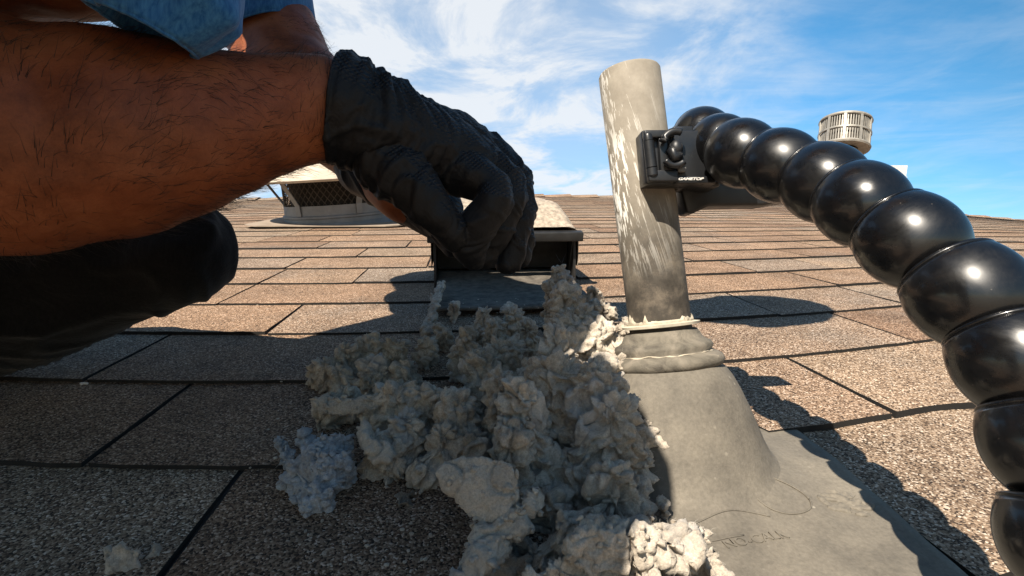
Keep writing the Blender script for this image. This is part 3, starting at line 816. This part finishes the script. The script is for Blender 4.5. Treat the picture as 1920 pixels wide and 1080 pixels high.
# ------------------------------------------------------------------ lint
PITS = [(Q(px, py, h)[0], rad, dep) for px, py, h, rad, dep in [(835, 672, .045, .024, .020), (800, 690, .03, .018, .009), (760, 905, .02, .018, .009), (735, 868, .025, .014, .008), (900, 870, .04, .016, .009), (1035, 790, .06, .014, .009), (1060, 830, .05, .014, .009), (985, 985, .035, .016, .012), (960, 1040, .03, .016, .012), (1080, 900, .045, .014, .009), (1090, 640, .085, .010, .005), (880, 600, .03, .014, .008), (650, 790, .03, .018, .010), (1130, 1040, .045, .016, .010)]]
def hsh(p): return noise.cell(p * 7919.0) * 2 - 1
def lint_mesh(blobs, voxel, crumbs, crumb_r, amp, seed, support=True, flat=1.0):
    rs = random.Random(seed); mb = MB()
    for bl in blobs:
        px, py, h, r = bl[:4]; c, t = Q(px, py, h); rad = r * t / 1000
        ax = Vector((rs.gauss(0, 1), rs.gauss(0, 1), rs.gauss(0, 1))).normalized(); a, b, d = basis(ax)
        mb.ball(c, a * rad * rs.uniform(.85, 1.15), b * rad * rs.uniform(.85, 1.15), d * rad * rs.uniform(.75, 1.0) * flat, 2)
        if support:
            hh = h
            while hh > rad * .4 + .004:
                hh -= rad * .7; c2 = c - N_ * (h - hh); mb.ball(c2, RX * rad * 1.05, RV * rad * 1.05, N_ * rad, 2)
    me1 = remesh(mb, voxel, 2, .5); co, nr = arr(me1); out = co.copy(); sv = Vector((seed, seed * .37, 1))
    for i in range(len(co)):
        p = Vector(co[i]); n = nr[i]
        w = Vector((noise.noise(p * 130 + sv), noise.noise(p * 130 + Vector((9, 4, seed))), noise.noise(p * 130 + Vector((5, 8, seed)))))
        g = Vector((noise.noise(p * 38), noise.noise(p * 38 + Vector((3, 3, 3))), noise.noise(p * 38 + Vector((8, 1, 8)))))
        q = p + w * .0028 + g * .012
        d1, p1 = noise.voronoi(q * 80); d3 = noise.voronoi(q * 330)[0]
        e1 = min(1, (d1[1] - d1[0]) * 2.2)
        c1 = noise.noise(p1[0] * 3.7 + sv)
        # torn, felted sheets: stretched ridges that swirl with the warp
        mixk = min(1, max(0, .5 + 2 * noise.noise(p * 30 + sv)))
        rd = 1 - (mixk * abs(noise.noise(Vector(((q.x + q.z) * 120, (q.x - q.z) * 36, q.y * 70)))) + (1 - mixk) * abs(noise.noise(Vector(((q.x - q.z) * 110, (q.x + q.z) * 40, q.y * 80))))) * 3.2
        r2 = 1 - abs(noise.noise(q * 210 + sv)) * 3.0
        d = .0050 * c1 * e1 + .0028 * rd + .0011 * r2 - .0062 * (1 - e1) ** 1.6 + .0008 * (1 - 1.7 * d3[0])
        pit = noise.noise(p * 42 + Vector((0, 0, seed * 3.1)))
        if pit > .10: d -= min(.0075, (pit - .10) * .026)
        pit = noise.noise(q * 95 + Vector((seed, 0, 2)))
        if pit > .15: d -= min(.0032, (pit - .15) * .010)
        d += .0009 * noise.noise(p * 700) + .0007 * noise.noise(p * 380)
        out[i] += n * d * amp
        for hc, hr, hd_ in PITS:
            e = (p - hc).length / hr
            if e < 1: out[i] -= N_ * hd_ * (1 - e * e)
    put(me1, out)
    return me1
def crumb_part(me, count, size, seed, mat, parent, name='crumbs'):
    rs = random.Random(seed); co, nr = arr(me); V2, F2 = ICO[2]; V1, F1 = ICO[1]; vv = []; ff = []
    for k in range(count):
        i = rs.randrange(len(co)); p = Vector(co[i]); n = Vector(nr[i])
        if n.dot(CAM - p) < 0 or p.dot(N_) < .004: continue
        r = size * (.35 + rs.random() ** 2 * 1.3); flake = k % 7 == 0
        a, b, d = basis((n + Vector((rs.gauss(0, .6), rs.gauss(0, .6), rs.gauss(0, .6)))).normalized())
        sx, sy, sz = r * rs.uniform(.6, 1.5), r * rs.uniform(.5, 1.2), r * rs.uniform(.4, 1.0)
        if flake: sx *= 1.6; sy *= .25
        c = p + n * r * rs.uniform(-.3, .5); o = len(vv); big = r > size * .6; VV, FF = (V2, F2) if big else (V1, F1); sd_ = Vector((k * .7, k * .3, 0))
        for q in VV:
            w = 1 + .45 * noise.noise(q * 1.8 + sd_) + .3 * noise.noise(q * 4.5 + sd_)
            vv.append(c + (a * q[0] * sx + b * q[1] * sy + d * q[2] * sz) * w)
        ff += [tuple(t + o for t in f) for f in FF]
    o = mesh(name, vv, ff, mat, parent); o['kind'] = 'stuff'
    return o
pile = [(1046, 512, .103, 24), (1030, 530, .098, 14), (1062, 530, .096, 18), (1060, 558, .090, 34), (1075, 605, .083, 46), (1050, 650, .078, 44), (1120, 640, .078, 50), (1112, 548, .066, 16), (1125, 590, .07, 30), (1180, 615, .062, 26), (1200, 640, .06, 22),
        (1170, 690, .066, 56), (1110, 720, .072, 62), (1040, 710, .07, 54), (1000, 690, .064, 38), (950, 660, .05, 40), (1205, 700, .055, 18), (1150, 780, .060, 56), (1195, 800, .048, 40), (1228, 832, .038, 24), (1200, 850, .036, 28), (1100, 800, .055, 34),
        (980, 760, .068, 52), (940, 720, .06, 34), (960, 830, .058, 44), (1000, 800, .05, 40), (1020, 880, .03, 44), (1090, 880, .032, 46), (1150, 900, .045, 48), (1190, 920, .034, 36), (1060, 780, .04, 40),
        (900, 690, .046, 36), (870, 640, .040, 30), (905, 600, .030, 26), (960, 590, .028, 24), (990, 620, .03, 24), (850, 575, .024, 12), (815, 560, .022, 10), (830, 620, .026, 22), (800, 650, .024, 26), (930, 620, .03, 30),
        (740, 650, .026, 26), (690, 650, .028, 30), (650, 665, .028, 28), (612, 690, .022, 24), (590, 700, .014, 18), (640, 700, .022, 26), (700, 700, .022, 30), (760, 700, .022, 30),
        (740, 740, .034, 42), (800, 745, .036, 40), (855, 760, .044, 42), (700, 770, .022, 30), (650, 740, .026, 24), (620, 752, .026, 20), (600, 758, .024, 14), (760, 800, .030, 40), (830, 820, .030, 34), (700, 830, .024, 30), (730, 850, .02, 28), (790, 870, .016, 30), (880, 830, .024, 30), (890, 900, .018, 30),
        (980, 935, .022, 40), (960, 980, .022, 36), (930, 1020, .024, 34), (900, 1060, .022, 34), (860, 1090, .02, 34), (1040, 950, .02, 38), (1010, 1040, .02, 40),
        (1060, 985, .036, 38), (1110, 960, .038, 34), (1160, 985, .038, 36), (1220, 985, .032, 34), (1270, 1000, .032, 34), (1310, 1005, .026, 22), (1325, 1050, .022, 30), (1260, 1050, .028, 34), (1190, 1050, .034, 40), (1120, 1050, .034, 44), (1050, 1070, .034, 40), (1340, 1085, .018, 26), (1120, 1110, .03, 50), (1230, 1120, .03, 50), (1000, 1110, .026, 50), (1240, 940, .02, 14)]
# hollows stay lower than their rims
me = lint_mesh(pile, .00105, 0, .0027, .82, 3)
lp = link('lint_pile', me, M['lint']); crumb_part(me, 2600, .0016, 33, M['lint'], lp); tag(lp, 'large crumbly heap of grey dryer lint sloping down from the hood vent towards the camera', 'lint pile')
def stray(me, n, ln, seed, curl=.5):
    rs = random.Random(seed); co, nr = arr(me); out = []
    for _ in range(n):
        i = rs.randrange(len(co)); p = Vector(co[i]); d = Vector(nr[i])
        if d.dot(N_) < -.1: continue
        d = (d * .8 + Vector((rs.gauss(0, .8), rs.gauss(0, .8), rs.gauss(0, .8)))).normalized(); L_ = ln * rs.uniform(.3, 1.3); st = [p - d * .001]
        w = Vector((rs.gauss(0, 1), rs.gauss(0, 1), rs.gauss(0, 1))) * curl
        for k in range(4): d = (d + w / 4).normalized(); p = p + d * L_ / 4; st.append(p.copy())
        out.append(st)
    return out
curves('loose_fibres', stray(me, 26000, .0042, 5, 2.2), .00007, M['fibre'], lp)['kind'] = 'stuff'
curves('long_fibres', stray(me, 420, .011, 6, 1.4), .00010, M['fibre'], lp)['kind'] = 'stuff'
tw = [[Q(1052, 492, .108)[0], Q(1046, 484, .11)[0], Q(1042, 476, .112)[0]], [Q(1054, 492, .108)[0], Q(1058, 482, .111)[0], Q(1062, 474, .113)[0]]]
curves('dark_hairs', tw, .00022, M['darkfibre'], lp)

# thin pressed slab
def slab(outline, h, thick, tilt, mat, name, label, cat, seed, amp=.0012, dome=.006, parent=None):
    rs = random.Random(seed); pts = [Q(px, py, hh)[0] for px, py, hh in outline]
    c = sum(pts, Vector()) / len(pts); n = len(pts); mb = MB(); nr = (pts[0] - c).cross(pts[n // 3] - c).normalized()
    if nr.dot(N_) < 0: nr = -nr
    rings = 7; vv = []
    up_ = []
    for k in range(rings + 1):
        q = k / rings
        for i in range(n * 4):
            a = pts[(i // 4) % n]; b = pts[(i // 4 + 1) % n]; p = a.lerp(b, (i % 4) / 4)
            w = c.lerp(p, q) + nr * (dome * (1 - q * q)); up_.append(w)
    m_ = n * 4; vv = [w + nr * thick / 2 for w in up_] + [w - nr * thick / 2 for w in up_]; T = len(up_); f = []
    for k in range(rings):
        for i in range(m_):
            j = (i + 1) % m_; f.append((k * m_ + i, k * m_ + j, (k + 1) * m_ + j, (k + 1) * m_ + i)); f.append((T + k * m_ + i, T + (k + 1) * m_ + i, T + (k + 1) * m_ + j, T + k * m_ + j))
    for i in range(m_): j = (i + 1) % m_; f.append((rings * m_ + i, rings * m_ + j, T + rings * m_ + j, T + rings * m_ + i))
    mb.add(vv, f); me_ = remesh(mb, .0012, 2); co, nn = arr(me_); out = co.copy()
    for i in range(len(co)):
        p = Vector(co[i]); e = min(1, ((p - c).length / ((pts[0] - c).length)))
        d = amp * (.8 * noise.noise(p * 60) + .5 * noise.noise(p * 180)) * (1 + 1.5 * e * e) + amp * .5 * noise.noise(p * 500) - amp * 1.4 * max(0, .05 - abs(noise.noise(p * 38 + Vector((seed, 0, 0))))) / .05
        out[i] += nn[i] * d
    put(me_, out); o = link(name, me_, mat, parent)
    if label: tag(o, label, cat)
    return o, me_
sl, sme = slab([(818, 885, .052), (835, 868, .055), (868, 856, .058), (905, 858, .06), (945, 864, .06), (968, 880, .058), (978, 905, .054), (972, 935, .048), (950, 962, .042), (915, 985, .035), (885, 975, .036), (862, 950, .04), (835, 925, .044)], 0, .0055, 0, M['lintsmooth'], 'lint_flake', 'smooth tan pressed flake of lint on the near face of the grey heap', 'lint flake', 11, .0018, .0015)
sb, sbm = slab([(878, 975, .036), (925, 985, .036), (985, 945, .045), (1000, 920, .048), (1003, 950, .042), (975, 1000, .034), (935, 1050, .028), (905, 1100, .02), (850, 1110, .015), (862, 1060, .022), (885, 1015, .03)], 0, .009, 0, M['lintsmooth'], 'lint_curl', 'curled edge strip of pressed lint hanging below the smooth tan flake', 'lint flake', 12, .0026, .004)
s3, s3m = slab([(583, 752, .034), (600, 742, .036), (640, 745, .036), (690, 748, .034), (720, 745, .034), (716, 765, .028), (680, 775, .026), (640, 780, .024), (605, 776, .026), (590, 765, .03)], 0, .005, 0, M['lintsmooth'], 'lint_flake', 'narrow layered flake of lint at the left side of the heap', 'lint flake', 13, .0025, .002)
s4, s4m = slab([(668, 800, .03), (690, 797, .032), (700, 825, .03), (728, 832, .03), (738, 850, .026), (732, 868, .022), (705, 872, .02), (688, 858, .022), (672, 830, .026)], 0, .006, 0, M['lintsmooth'], 'lint_flake', 'small rounded lint flake right of the blue-grey clump', 'lint flake', 14, .0026, .004)
s5, s5m = slab([(822, 532, .03), (832, 528, .034), (826, 560, .03), (816, 590, .024), (806, 625, .018), (796, 628, .014), (800, 600, .018), (812, 560, .024)], 0, .0035, 0, M['lint'], 'lint_strip', 'upright thin torn strip of lint at the left edge of the hood vent', 'lint strip', 15, .0045, .001)
s6, s6m = slab([(1062, 1000, .05), (1110, 985, .052), (1170, 985, .052), (1240, 1000, .048), (1290, 1015, .042), (1300, 1040, .036), (1240, 1045, .036), (1170, 1060, .036), (1110, 1062, .036), (1070, 1040, .04)], 0, .010, 0, M['lint'], 'lint_flake', 'thick tan-edged lint slab lowest in the heap, at the bottom of the view', 'lint flake', 16, .0050, .001)
crumb_part(s6m, 90, .0014, 61, M['lint'], s6); crumb_part(sbm, 160, .0014, 62, M['lint'], sb); crumb_part(sme, 60, .0014, 63, M['lintsmooth'], sl); crumb_part(s3m, 120, .0015, 64, M['lint'], s3)
# blue-grey clump on the left
bl = [(640, 820, .026, 22), (610, 840, .024, 30), (585, 860, .022, 30), (560, 880, .018, 28), (610, 880, .020, 32), (640, 860, .022, 24), (590, 915, .014, 24), (605, 930, .012, 22), (570, 950, .008, 16), (580, 905, .012, 26), (535, 850, .012, 20), (525, 830, .010, 14), (570, 815, .016, 14), (540, 895, .010, 18), (620, 905, .012, 22)]
me = lint_mesh(bl, .0012, 260, .0040, .55, 8)
o = link('lint_clump', me, M['lintblue']); crumb_part(me, 900, .0016, 34, M['lintblue'], o); tag(o, 'blue-grey tufted clump of lint at the left foot of the heap', 'lint clump')
curves('loose_fibres', stray(me, 420, .009, 9, .8), .0001, M['fibre'], o)
# small white fibre streaks
# small clump bottom left
bl = [(225, 1030, .012, 22), (250, 1040, .010, 20), (215, 1052, .008, 18), (262, 1030, .006, 12), (205, 1035, .006, 12), (240, 1060, .006, 16)]
me = lint_mesh(bl, .0011, 60, .0028, .38, 18)
o = link('lint_clump', me, M['lint']); tag(o, 'small pale lint tuft alone on the dark shingles at lower left', 'lint clump'); curves('loose_fibres', stray(me, 120, .005, 19, 1), .00008, M['fibre'], o)
bl = [(288, 1030, .006, 11), (280, 1045, .004, 9), (294, 1042, .004, 8)]
me = lint_mesh(bl, .001, 20, .002, .4, 21)
o = link('lint_clump', me, M['lint']); tag(o, 'tiny lint tuft just right of the pale tuft at lower left', 'lint clump')
bl = [(755, 930, .006, 16), (765, 945, .005, 14), (748, 948, .004, 10), (772, 930, .003, 8)]
me = lint_mesh(bl, .001, 40, .0022, .5, 23)
o = link('lint_clump', me, M['lintbrown']); tag(o, 'small brown frayed tuft of lint on the dark shingle below the heap', 'lint clump')
bl = [(1120, 575, .052, 14), (1128, 560, .052, 12), (1110, 560, .054, 12), (1130, 590, .046, 12)]
me = lint_mesh(bl, .001, 50, .0025, .5, 25, False)
o = link('lint_clump', me, M['lintbrown']); tag(o, 'fluffy brown tuft on the right shoulder of the lint peak', 'lint clump'); curves('loose_fibres', stray(me, 300, .008, 26, 1), .00012, M['lintbrown'], o)
# crumbs scattered on the shingles and ramp: nobody could count them
mb = MB()
for _ in range(520):
    px = random.gauss(880, 190); py = random.choice([random.uniform(560, 700), random.uniform(700, 1075)])
    if px > 1180 or px < 450: continue
    p, t = Q(px, py, .006 if px < 815 or py > 620 else .02); r = random.uniform(.0004, .0013)
    mb.ball(p + N_ * r * .3, RX * r * random.uniform(.6, 1.6), RV * r * random.uniform(.6, 1.6), N_ * r * .6, 1)
for _ in range(900):
    q = random.uniform(.35, .96); x = random.uniform(fx0 + .01, fx1 - .01); v = fv - .18 + q * .25; r = random.uniform(.0008, .0026) * (1.3 if q < .7 else .7)
    mb.ball(H(x, v, .0135 + .022 * max(0, q - .55)), RX * r * 1.3, RV * r, N_ * r * .6, 1)
o = mb.build('lint_crumbs', M['lint'], fix=False); tag(o, 'scattered grey lint crumbs on the ramp and shingles', 'lint crumbs', kind='stuff')
mb = MB(); p, t = Q(157, 719, .008); 
for k in range(5): mb.ball(p + RX * random.uniform(-.003, .003) + RV * random.uniform(-.001, .001), RX * .0018, RV * .0013, N_ * .0012, 2)
o = mb.build('white_chip', M['logo'], fix=False); tag(o, 'tiny white chip on the shaded shingle edge beneath the black trouser leg', 'chip')

# ------------------------------------------------------------------ the person
def chain(mb, pts, sc=1.0):      # pts: (Vector, radius)
    for (p, r), (q, s) in zip(pts, pts[1:]): mb.capsule(p, r * sc, q, s * sc, 24, 6)
def pp(px, py, d, rpx): return (P(px, py, d), rpx * d / 1000)
fore = [pp(-260, 190, .262, 200), pp(-90, 220, .265, 212), pp(20, 262, .272, 222), pp(110, 262, .282, 200), pp(210, 256, .292, 192), pp(310, 246, .304, 166), pp(410, 236, .316, 134), pp(510, 216, .328, 108), pp(600, 203, .338, 95), pp(660, 210, .345, 84)]
S1 = R(-.170, .19, .515); S2 = R(-.34, .62, .585); NECK = R(-.12, .43, .59); HEAD = R(.105, .41, .665)
upper = [(fore[0][0], .050), (P(-250, -10, .285), .050), (P(-60, -160, .292), .052), (P(110, -155, .295), .053), (S1, .062)]
farm = [(S2, .064), (P(485, -60, .66), .046), (P(503, 10, .635), .043), (P(510, 62, .62), .053), (P(545, 140, .59), .050), (P(640, 240, .55), .044), (P(716, 312, .52), .032), (P(760, 360, .50), .030)]
palm = [pp(590, 200, .337, 99), pp(640, 205, .345, 96), pp(700, 232, .352, 88), pp(760, 262, .362, 78), pp(825, 285, .375, 68), pp(875, 308, .385, 58)]
PALM2 = [pp(760, 245, .38, 60), pp(850, 262, .40, 50), pp(915, 300, .42, 42)]
fing = {
 'index': [pp(850, 315, .372, 48), pp(920, 346, .364, 33), pp(926, 378, .360, 31), pp(893, 425, .362, 34), pp(880, 462, .368, 33), pp(888, 486, .372, 20)],
 'middle': [pp(895, 295, .395, 38), pp(950, 335, .390, 29), pp(957, 372, .386, 27), pp(935, 430, .386, 25), pp(908, 482, .388, 19)],
 'ring': [pp(915, 285, .42, 34), pp(970, 335, .41, 26), pp(978, 385, .405, 24), pp(968, 440, .402, 23), pp(955, 490, .402, 22)],
 'little': [pp(925, 290, .44, 30), pp(972, 345, .43, 24), pp(981, 395, .425, 20), pp(981, 445, .42, 18), pp(975, 482, .418, 15)],
 'thumb': [pp(725, 300, .352, 62), pp(775, 352, .346, 45), pp(820, 402, .348, 34), pp(852, 440, .356, 27)]}
fpalm = [pp(690, 305, .53, 62), pp(760, 360, .51, 56), pp(820, 400, .50, 50)]
ff2 = [[pp(810, 405, .50, 28), pp(850, 438, .48, 20), pp(880, 455, .47, 19)], [pp(820, 408, .52, 26), pp(870, 438, .50, 19), pp(905, 455, .49, 18)], [pp(820, 412, .54, 24), pp(890, 440, .53, 18), pp(925, 450, .51, 17)],
       [pp(815, 414, .56, 22), pp(890, 440, .55, 16), pp(935, 435, .54, 15)], [pp(790, 395, .49, 30), pp(830, 430, .47, 24), pp(850, 462, .465, 20)]]
CHEST = R(-.20, .44, .55); MID = R(-.39, .18, .50); PEL = R(-.60, -.02, .38)
KNEE1 = P(318, 470, .50); HIP1 = R(-.62, .10, .36); THI1 = P(-60, 500, .50)
KNEE2 = R(-.155, .055, .46); HIP2 = R(-.52, -.05, .38); FOOT2 = R(-.22, -.16, .03)  # unseen second leg, knee raised to block sun from the foreground
body = MB()
chain(body, fore); chain(body, upper); chain(body, farm)
chain(body, palm, .82); chain(body, PALM2, .75)
for k, v in fing.items(): chain(body, v, .72)
chain(body, fpalm, .8)
for v in ff2: chain(body, v, .72)
chain(body, [(S1, .06), (CHEST, .10), (S2, .06)])
chain(body, [(CHEST, .125), (MID, .12), (PEL, .135)])
chain(body, [(NECK, .055), (HEAD.lerp(NECK, .35), .052)])
hd = (HEAD - NECK).normalized(); ha, hb, _ = basis(hd)
fdir = (RV * .35 + RX * .45 - N_ * .85); fdir = (fdir - hd * fdir.dot(hd)).normalized(); hs_ = hd.cross(fdir)
body.ball(HEAD, hd * .108, fdir * .092, hs_ * .074, 3)
body.ball(HEAD - hd * .055 + fdir * .045, hd * .045, fdir * .045, hs_ * .045, 3)
body.ball(HEAD - hd * .012 + fdir * .094, hd * .022, fdir * .018, hs_ * .012, 2)
for s_ in (-1, 1):
    body.ball(HEAD + hs_ * .076 * s_, hd * .03, fdir * .017, hs_ * .009, 2)
    body.ball(HEAD + hd * .022 + fdir * .082 + hs_ * .03 * s_, hd * .009, fdir * .012, hs_ * .022, 2)
body.ball(HEAD - hd * .045 + fdir * .092, hd * .008, fdir * .008, hs_ * .024, 2)
chain(body, [(HIP1, .085), (THI1, .075), (KNEE1, .045)]); chain(body, [(KNEE1, .045), (P(240, 505, .505), .043), (P(60, 575, .50), .046), (P(-260, 640, .48), .034)])
chain(body, [(HIP2, .085), (KNEE2, .055), (FOOT2 + N_ * .06, .035)])
bme = remesh(body, .0032, 8, .5); co, nr = arr(bme); out = co.copy()
for i in range(len(co)):
    p = Vector(co[i])
    if (p - CAM).length < .75: out[i] += nr[i] * (.0016 * noise.noise(p * 26) + .0007 * noise.noise(p * 75))
put(bme, out)
person = link('person', bme, M['skin']); tag(person, 'person in blue T-shirt and black trousers crouching, gloved hand reaching to the lint', 'person')
# arm hair
hairs = []; rs = random.Random(4)
def near_chain(p, ch):
    best = None
    for k in range(len(ch) - 1):
        a = ch[k][0]; b = ch[k + 1][0]; ab = b - a; t = max(0, min(1, (p - a).dot(ab) / ab.length_squared)); q = a + ab * t; d = (p - q).length
        if best is None or d < best[0]: best = (d, q, ab.normalized(), ch[k][1] * (1 - t) + ch[k + 1][1] * t, k + t)
    return best
co, nr = arr(bme); idx = []
for i in range(0, len(co)):
    p = Vector(co[i])
    for ci, (ch, kmax) in enumerate(((fore, 8.3), (farm, 6.0))):
        d, q, ax, r, kk = near_chain(p, ch)
        if d < r * 1.22 and .3 < kk < kmax: idx.append((i, ci, ax)); break
nh = 15000
for _ in range(nh):
    i, ci, ax = rs.choice(idx); p = Vector(co[i]) + RT * rs.uniform(-.0015, .0015) + UP * rs.uniform(-.0015, .0015); n = Vector(nr[i])
    side = n.cross(ax).normalized()
    dens = noise.noise(p * 30)
    if dens < -.3 or (ci == 1 and rs.random() < .5): continue
    an = noise.noise(p * 14) * 2.2 + .5 + rs.gauss(0, .22)
    d = (n * rs.uniform(.15, .75) + ax * math.cos(an) + side * math.sin(an)).normalized(); L_ = rs.uniform(.005, .016); q = p - n * .001; st = [q.copy()]
    w = side * rs.gauss(noise.noise(p * 22) * 2.5, .7) + n * rs.gauss(-.4, .25)
    for k in range(7):
        d = (d + w / 7).normalized(); q = q + d * L_ / 7; st.append(q.copy())
    hairs.append(st)
curves('arm_hair', hairs, .00012, M['hair'], person)['kind'] = 'stuff'
# head hair cap
mb = MB(); mb.ball(HEAD + hd * .018 - fdir * .014, hd * .102, fdir * .092, hs_ * .081, 3); hm = remesh(mb, .004, 2); co, nr = arr(hm)
for i in range(len(co)): co[i] += nr[i] * .004 * noise.noise(Vector(co[i]) * 90)
put(hm, co); link('hair', hm, M['hair'], person)

def displaced(mb, voxel, it, fn, name, mat, parent):
    me_ = remesh(mb, voxel, it, .5); co, nr = arr(me_); out = co.copy()
    for i in range(len(co)): out[i] += nr[i] * fn(Vector(co[i]), Vector(nr[i]))
    put(me_, out); return link(name, me_, mat, parent)
# gloves
mb = MB(); chain(mb, palm); chain(mb, PALM2)
for v in fing.values(): chain(mb, v)
gax = (palm[4][0] - palm[1][0]).normalized(); w0 = palm[1][0]
cu_c = P(632, 204, .3435)
cax = (fore[-1][0] - fore[-3][0]).normalized()
def wr(p, n):
    t = (p - w0).dot(gax); d = 0
    q = p + Vector((noise.noise(p * 22), noise.noise(p * 22 + Vector((7, 0, 0))), noise.noise(p * 22 + Vector((0, 7, 0))))) * .018
    e = (q - w0).dot(gax); side = (q - w0).dot(UP)
    if t < .075:
        k = min(1, max(0, (.08 - t) / .04)); a = noise.noise(Vector((e * 72 + side * 22, side * 14, 1.5))); d += k * (.0022 * (1 - 2.6 * abs(a)) + .0004)
        a = noise.noise(Vector((e * 190 + side * 60, side * 10, 4.5))); d += k * .0008 * (1 - 3 * abs(a))
    a = noise.noise(q * 38); d += .0014 * max(0, 1 - 5 * abs(a)) ** 1.5
    a = noise.noise(q * 60 + Vector((4, 4, 4))); d += .0008 * max(0, 1 - 5 * abs(a)) - .0003
    a = noise.noise(Vector((q.x * 150, q.y * 60, q.z * 60))); d -= .0002 * max(0, 1 - 6 * abs(a))
    return d + .0012 * noise.noise(p * 70)
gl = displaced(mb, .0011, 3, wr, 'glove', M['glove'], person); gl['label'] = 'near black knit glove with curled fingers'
# cut the glove open at the wrist
def cutopen(o, pt, nrm_, solid=.0012):
    bm = bmesh.new(); bm.from_mesh(o.data)
    bmesh.ops.bisect_plane(bm, geom=bm.verts[:] + bm.edges[:] + bm.faces[:], plane_co=pt, plane_no=nrm_, clear_outer=True)
    bm.to_mesh(o.data); bm.free()
    if solid:
        m_ = o.modifiers.new('t', 'SOLIDIFY'); m_.thickness = solid; m_.offset = 1
cutopen(gl, P(630, 204, .343), -(RT * .97 - UP * .12 + FWD * .18))
mb = MB(); pts = []; cc = P(632, 203, .3432); aa, bb, _c = basis((RT * .97 - UP * .12 + FWD * .18))
for t in np.linspace(0, 2 * PI, 40): pts.append(cc + (aa * math.cos(t) + bb * math.sin(t)) * (.0325 + .0008 * noise.noise(Vector((math.cos(t) * 3, math.sin(t) * 3, 0)))))
mb.tube(pts, .0016, 8); mb.build('cuff_edge', M['glove'], gl)
mb = MB(); chain(mb, fpalm)
for v in ff2: chain(mb, v)
g2 = displaced(mb, .002, 3, lambda p, n: .0018 * max(0, 1 - 4 * abs(noise.noise(p * 45))), 'glove', M['glove'], person); g2['label'] = 'far black glove half hidden behind the near one'

# trousers
def folds(p, n):
    q = p + Vector((noise.noise(p * 9), noise.noise(p * 9 + Vector((5, 0, 0))), noise.noise(p * 9 + Vector((0, 5, 0))))) * .04
    return .006 * noise.noise(q * 12) + .0030 * max(0, 1 - 6 * abs(noise.noise(q * 9 + Vector((2, 9, 1))))) + .003 * max(0, 1 - 5 * abs(noise.noise(q * 22))) + .002
mb = MB(); chain(mb, [(HIP1, .10), (THI1, .098), (P(150, 470, .50), .068), (P(300, 468, .50), .054), (KNEE1 + RT * .004, .052)]); chain(mb, [(KNEE1, .052), (P(240, 505, .505), .050), (P(60, 575, .50), .055), (P(-260, 640, .48), .045)])
chain(mb, [(HIP2, .10), (KNEE2, .080), (FOOT2 + N_ * .10, .05)]); chain(mb, [(HIP1, .10), (PEL, .145), (HIP2, .10)])
displaced(mb, .0045, 5, folds, 'trousers', M['pants'], person)
# shirt: trunk, its unseen near side filled out to block the sun
mb = MB(); chain(mb, [(S1, .082), (CHEST, .118), (S2, .070)]); chain(mb, [(S1, .085), (MID, .14)]); chain(mb, [(CHEST, .138), (MID, .150), (PEL.lerp(MID, .35), .150)]); chain(mb, [(NECK, .06), (CHEST, .11)])
chain(mb, [(S2, .070), (P(470, -110, .67), .072)])
sh_ = displaced(mb, .005, 5, lambda p, n: folds(p, n) * .7, 'shirt', M['shirt'], person)
def sleeve(rings, name, fold=.004, seed=0, flare=None):
    mb = MB(); n = 64; m_ = 26; vv = []
    for j in range(m_ + 1):
        s = j / m_ * (len(rings) - 1); k = min(int(s), len(rings) - 2); u = s - k
        c = rings[k][0].lerp(rings[k + 1][0], u); r = rings[k][1] * (1 - u) + rings[k + 1][1] * u; ax = rings[k][2].lerp(rings[k + 1][2], u).normalized()
        e = rings[k][3] * (1 - u) + rings[k + 1][3] * u
        a = (FWD - ax * FWD.dot(ax)).normalized(); b = ax.cross(a)
        for i in range(n):
            t = 2 * PI * i / n; w = fold * noise.noise(Vector((math.cos(t) * 1.6 + s * .4, math.sin(t) * 1.8, s * .7 + seed))) + fold * .28 * noise.noise(Vector((math.cos(t) * 5, math.sin(t) * 5, s * .8 + seed)))
            vv.append(c + a * math.cos(t) * (r + w) * e + b * math.sin(t) * (r + w))
    mb.add(vv, [(j * n + i, j * n + (i + 1) % n, (j + 1) * n + (i + 1) % n, (j + 1) * n + i) for j in range(m_) for i in range(n)])
    o = mb.build(name, M['shirt'], sh_, fix=True); q = o.modifiers.new('t', 'SOLIDIFY'); q.thickness = .0016; q.offset = 0
    # hem
    hb = MB(); hb.tube([Vector(v) for v in vv[:n]] + [Vector(vv[0])], .0011, 6); hb.build('hem', M['shirt'], o)
    return o
axN = (RT * .45 + UP * .88 + FWD * .1).normalized()
sleeve([(P(272, 58, .262), .0215, (RT * .36 + UP * .93).normalized(), 1.1), (P(350, -10, .268), .0270, axN, 1.0), (P(322, -130, .282), .040, axN, 1.0), (S1 + N_ * .0, .078, axN, 1.0)], 'sleeve', .0065, 1)
axF = (P(470, -110, .67) - P(515, 40, .63)).normalized()
axG = (UP * .93 - RT * .30 - FWD * .25).normalized()
sleeve([(P(506, 62, .622), .0525, axG, 1.45), (P(497, -20, .635), .0535, axG, 1.3), (P(492, -40, .65), .053, axF, 1.1), (P(480, -110, .66), .06, axF, 1.1), (P(465, -180, .68), .07, axF, 1.05)], 'sleeve', .005, 5)
# shoe of the unseen squatting leg, which is posed for its shade
mb = MB(); f0 = FOOT2; fd = (RX * .2 + RV * .9).normalized(); chain(mb, [(f0 - fd * .06 + N_ * .012, .036), (f0 + fd * .05 + N_ * .01, .038), (f0 + fd * .10 + N_ * 0, .030)])
sme2 = remesh(mb, .004, 3); link('shoe', sme2, M['pants'], person)
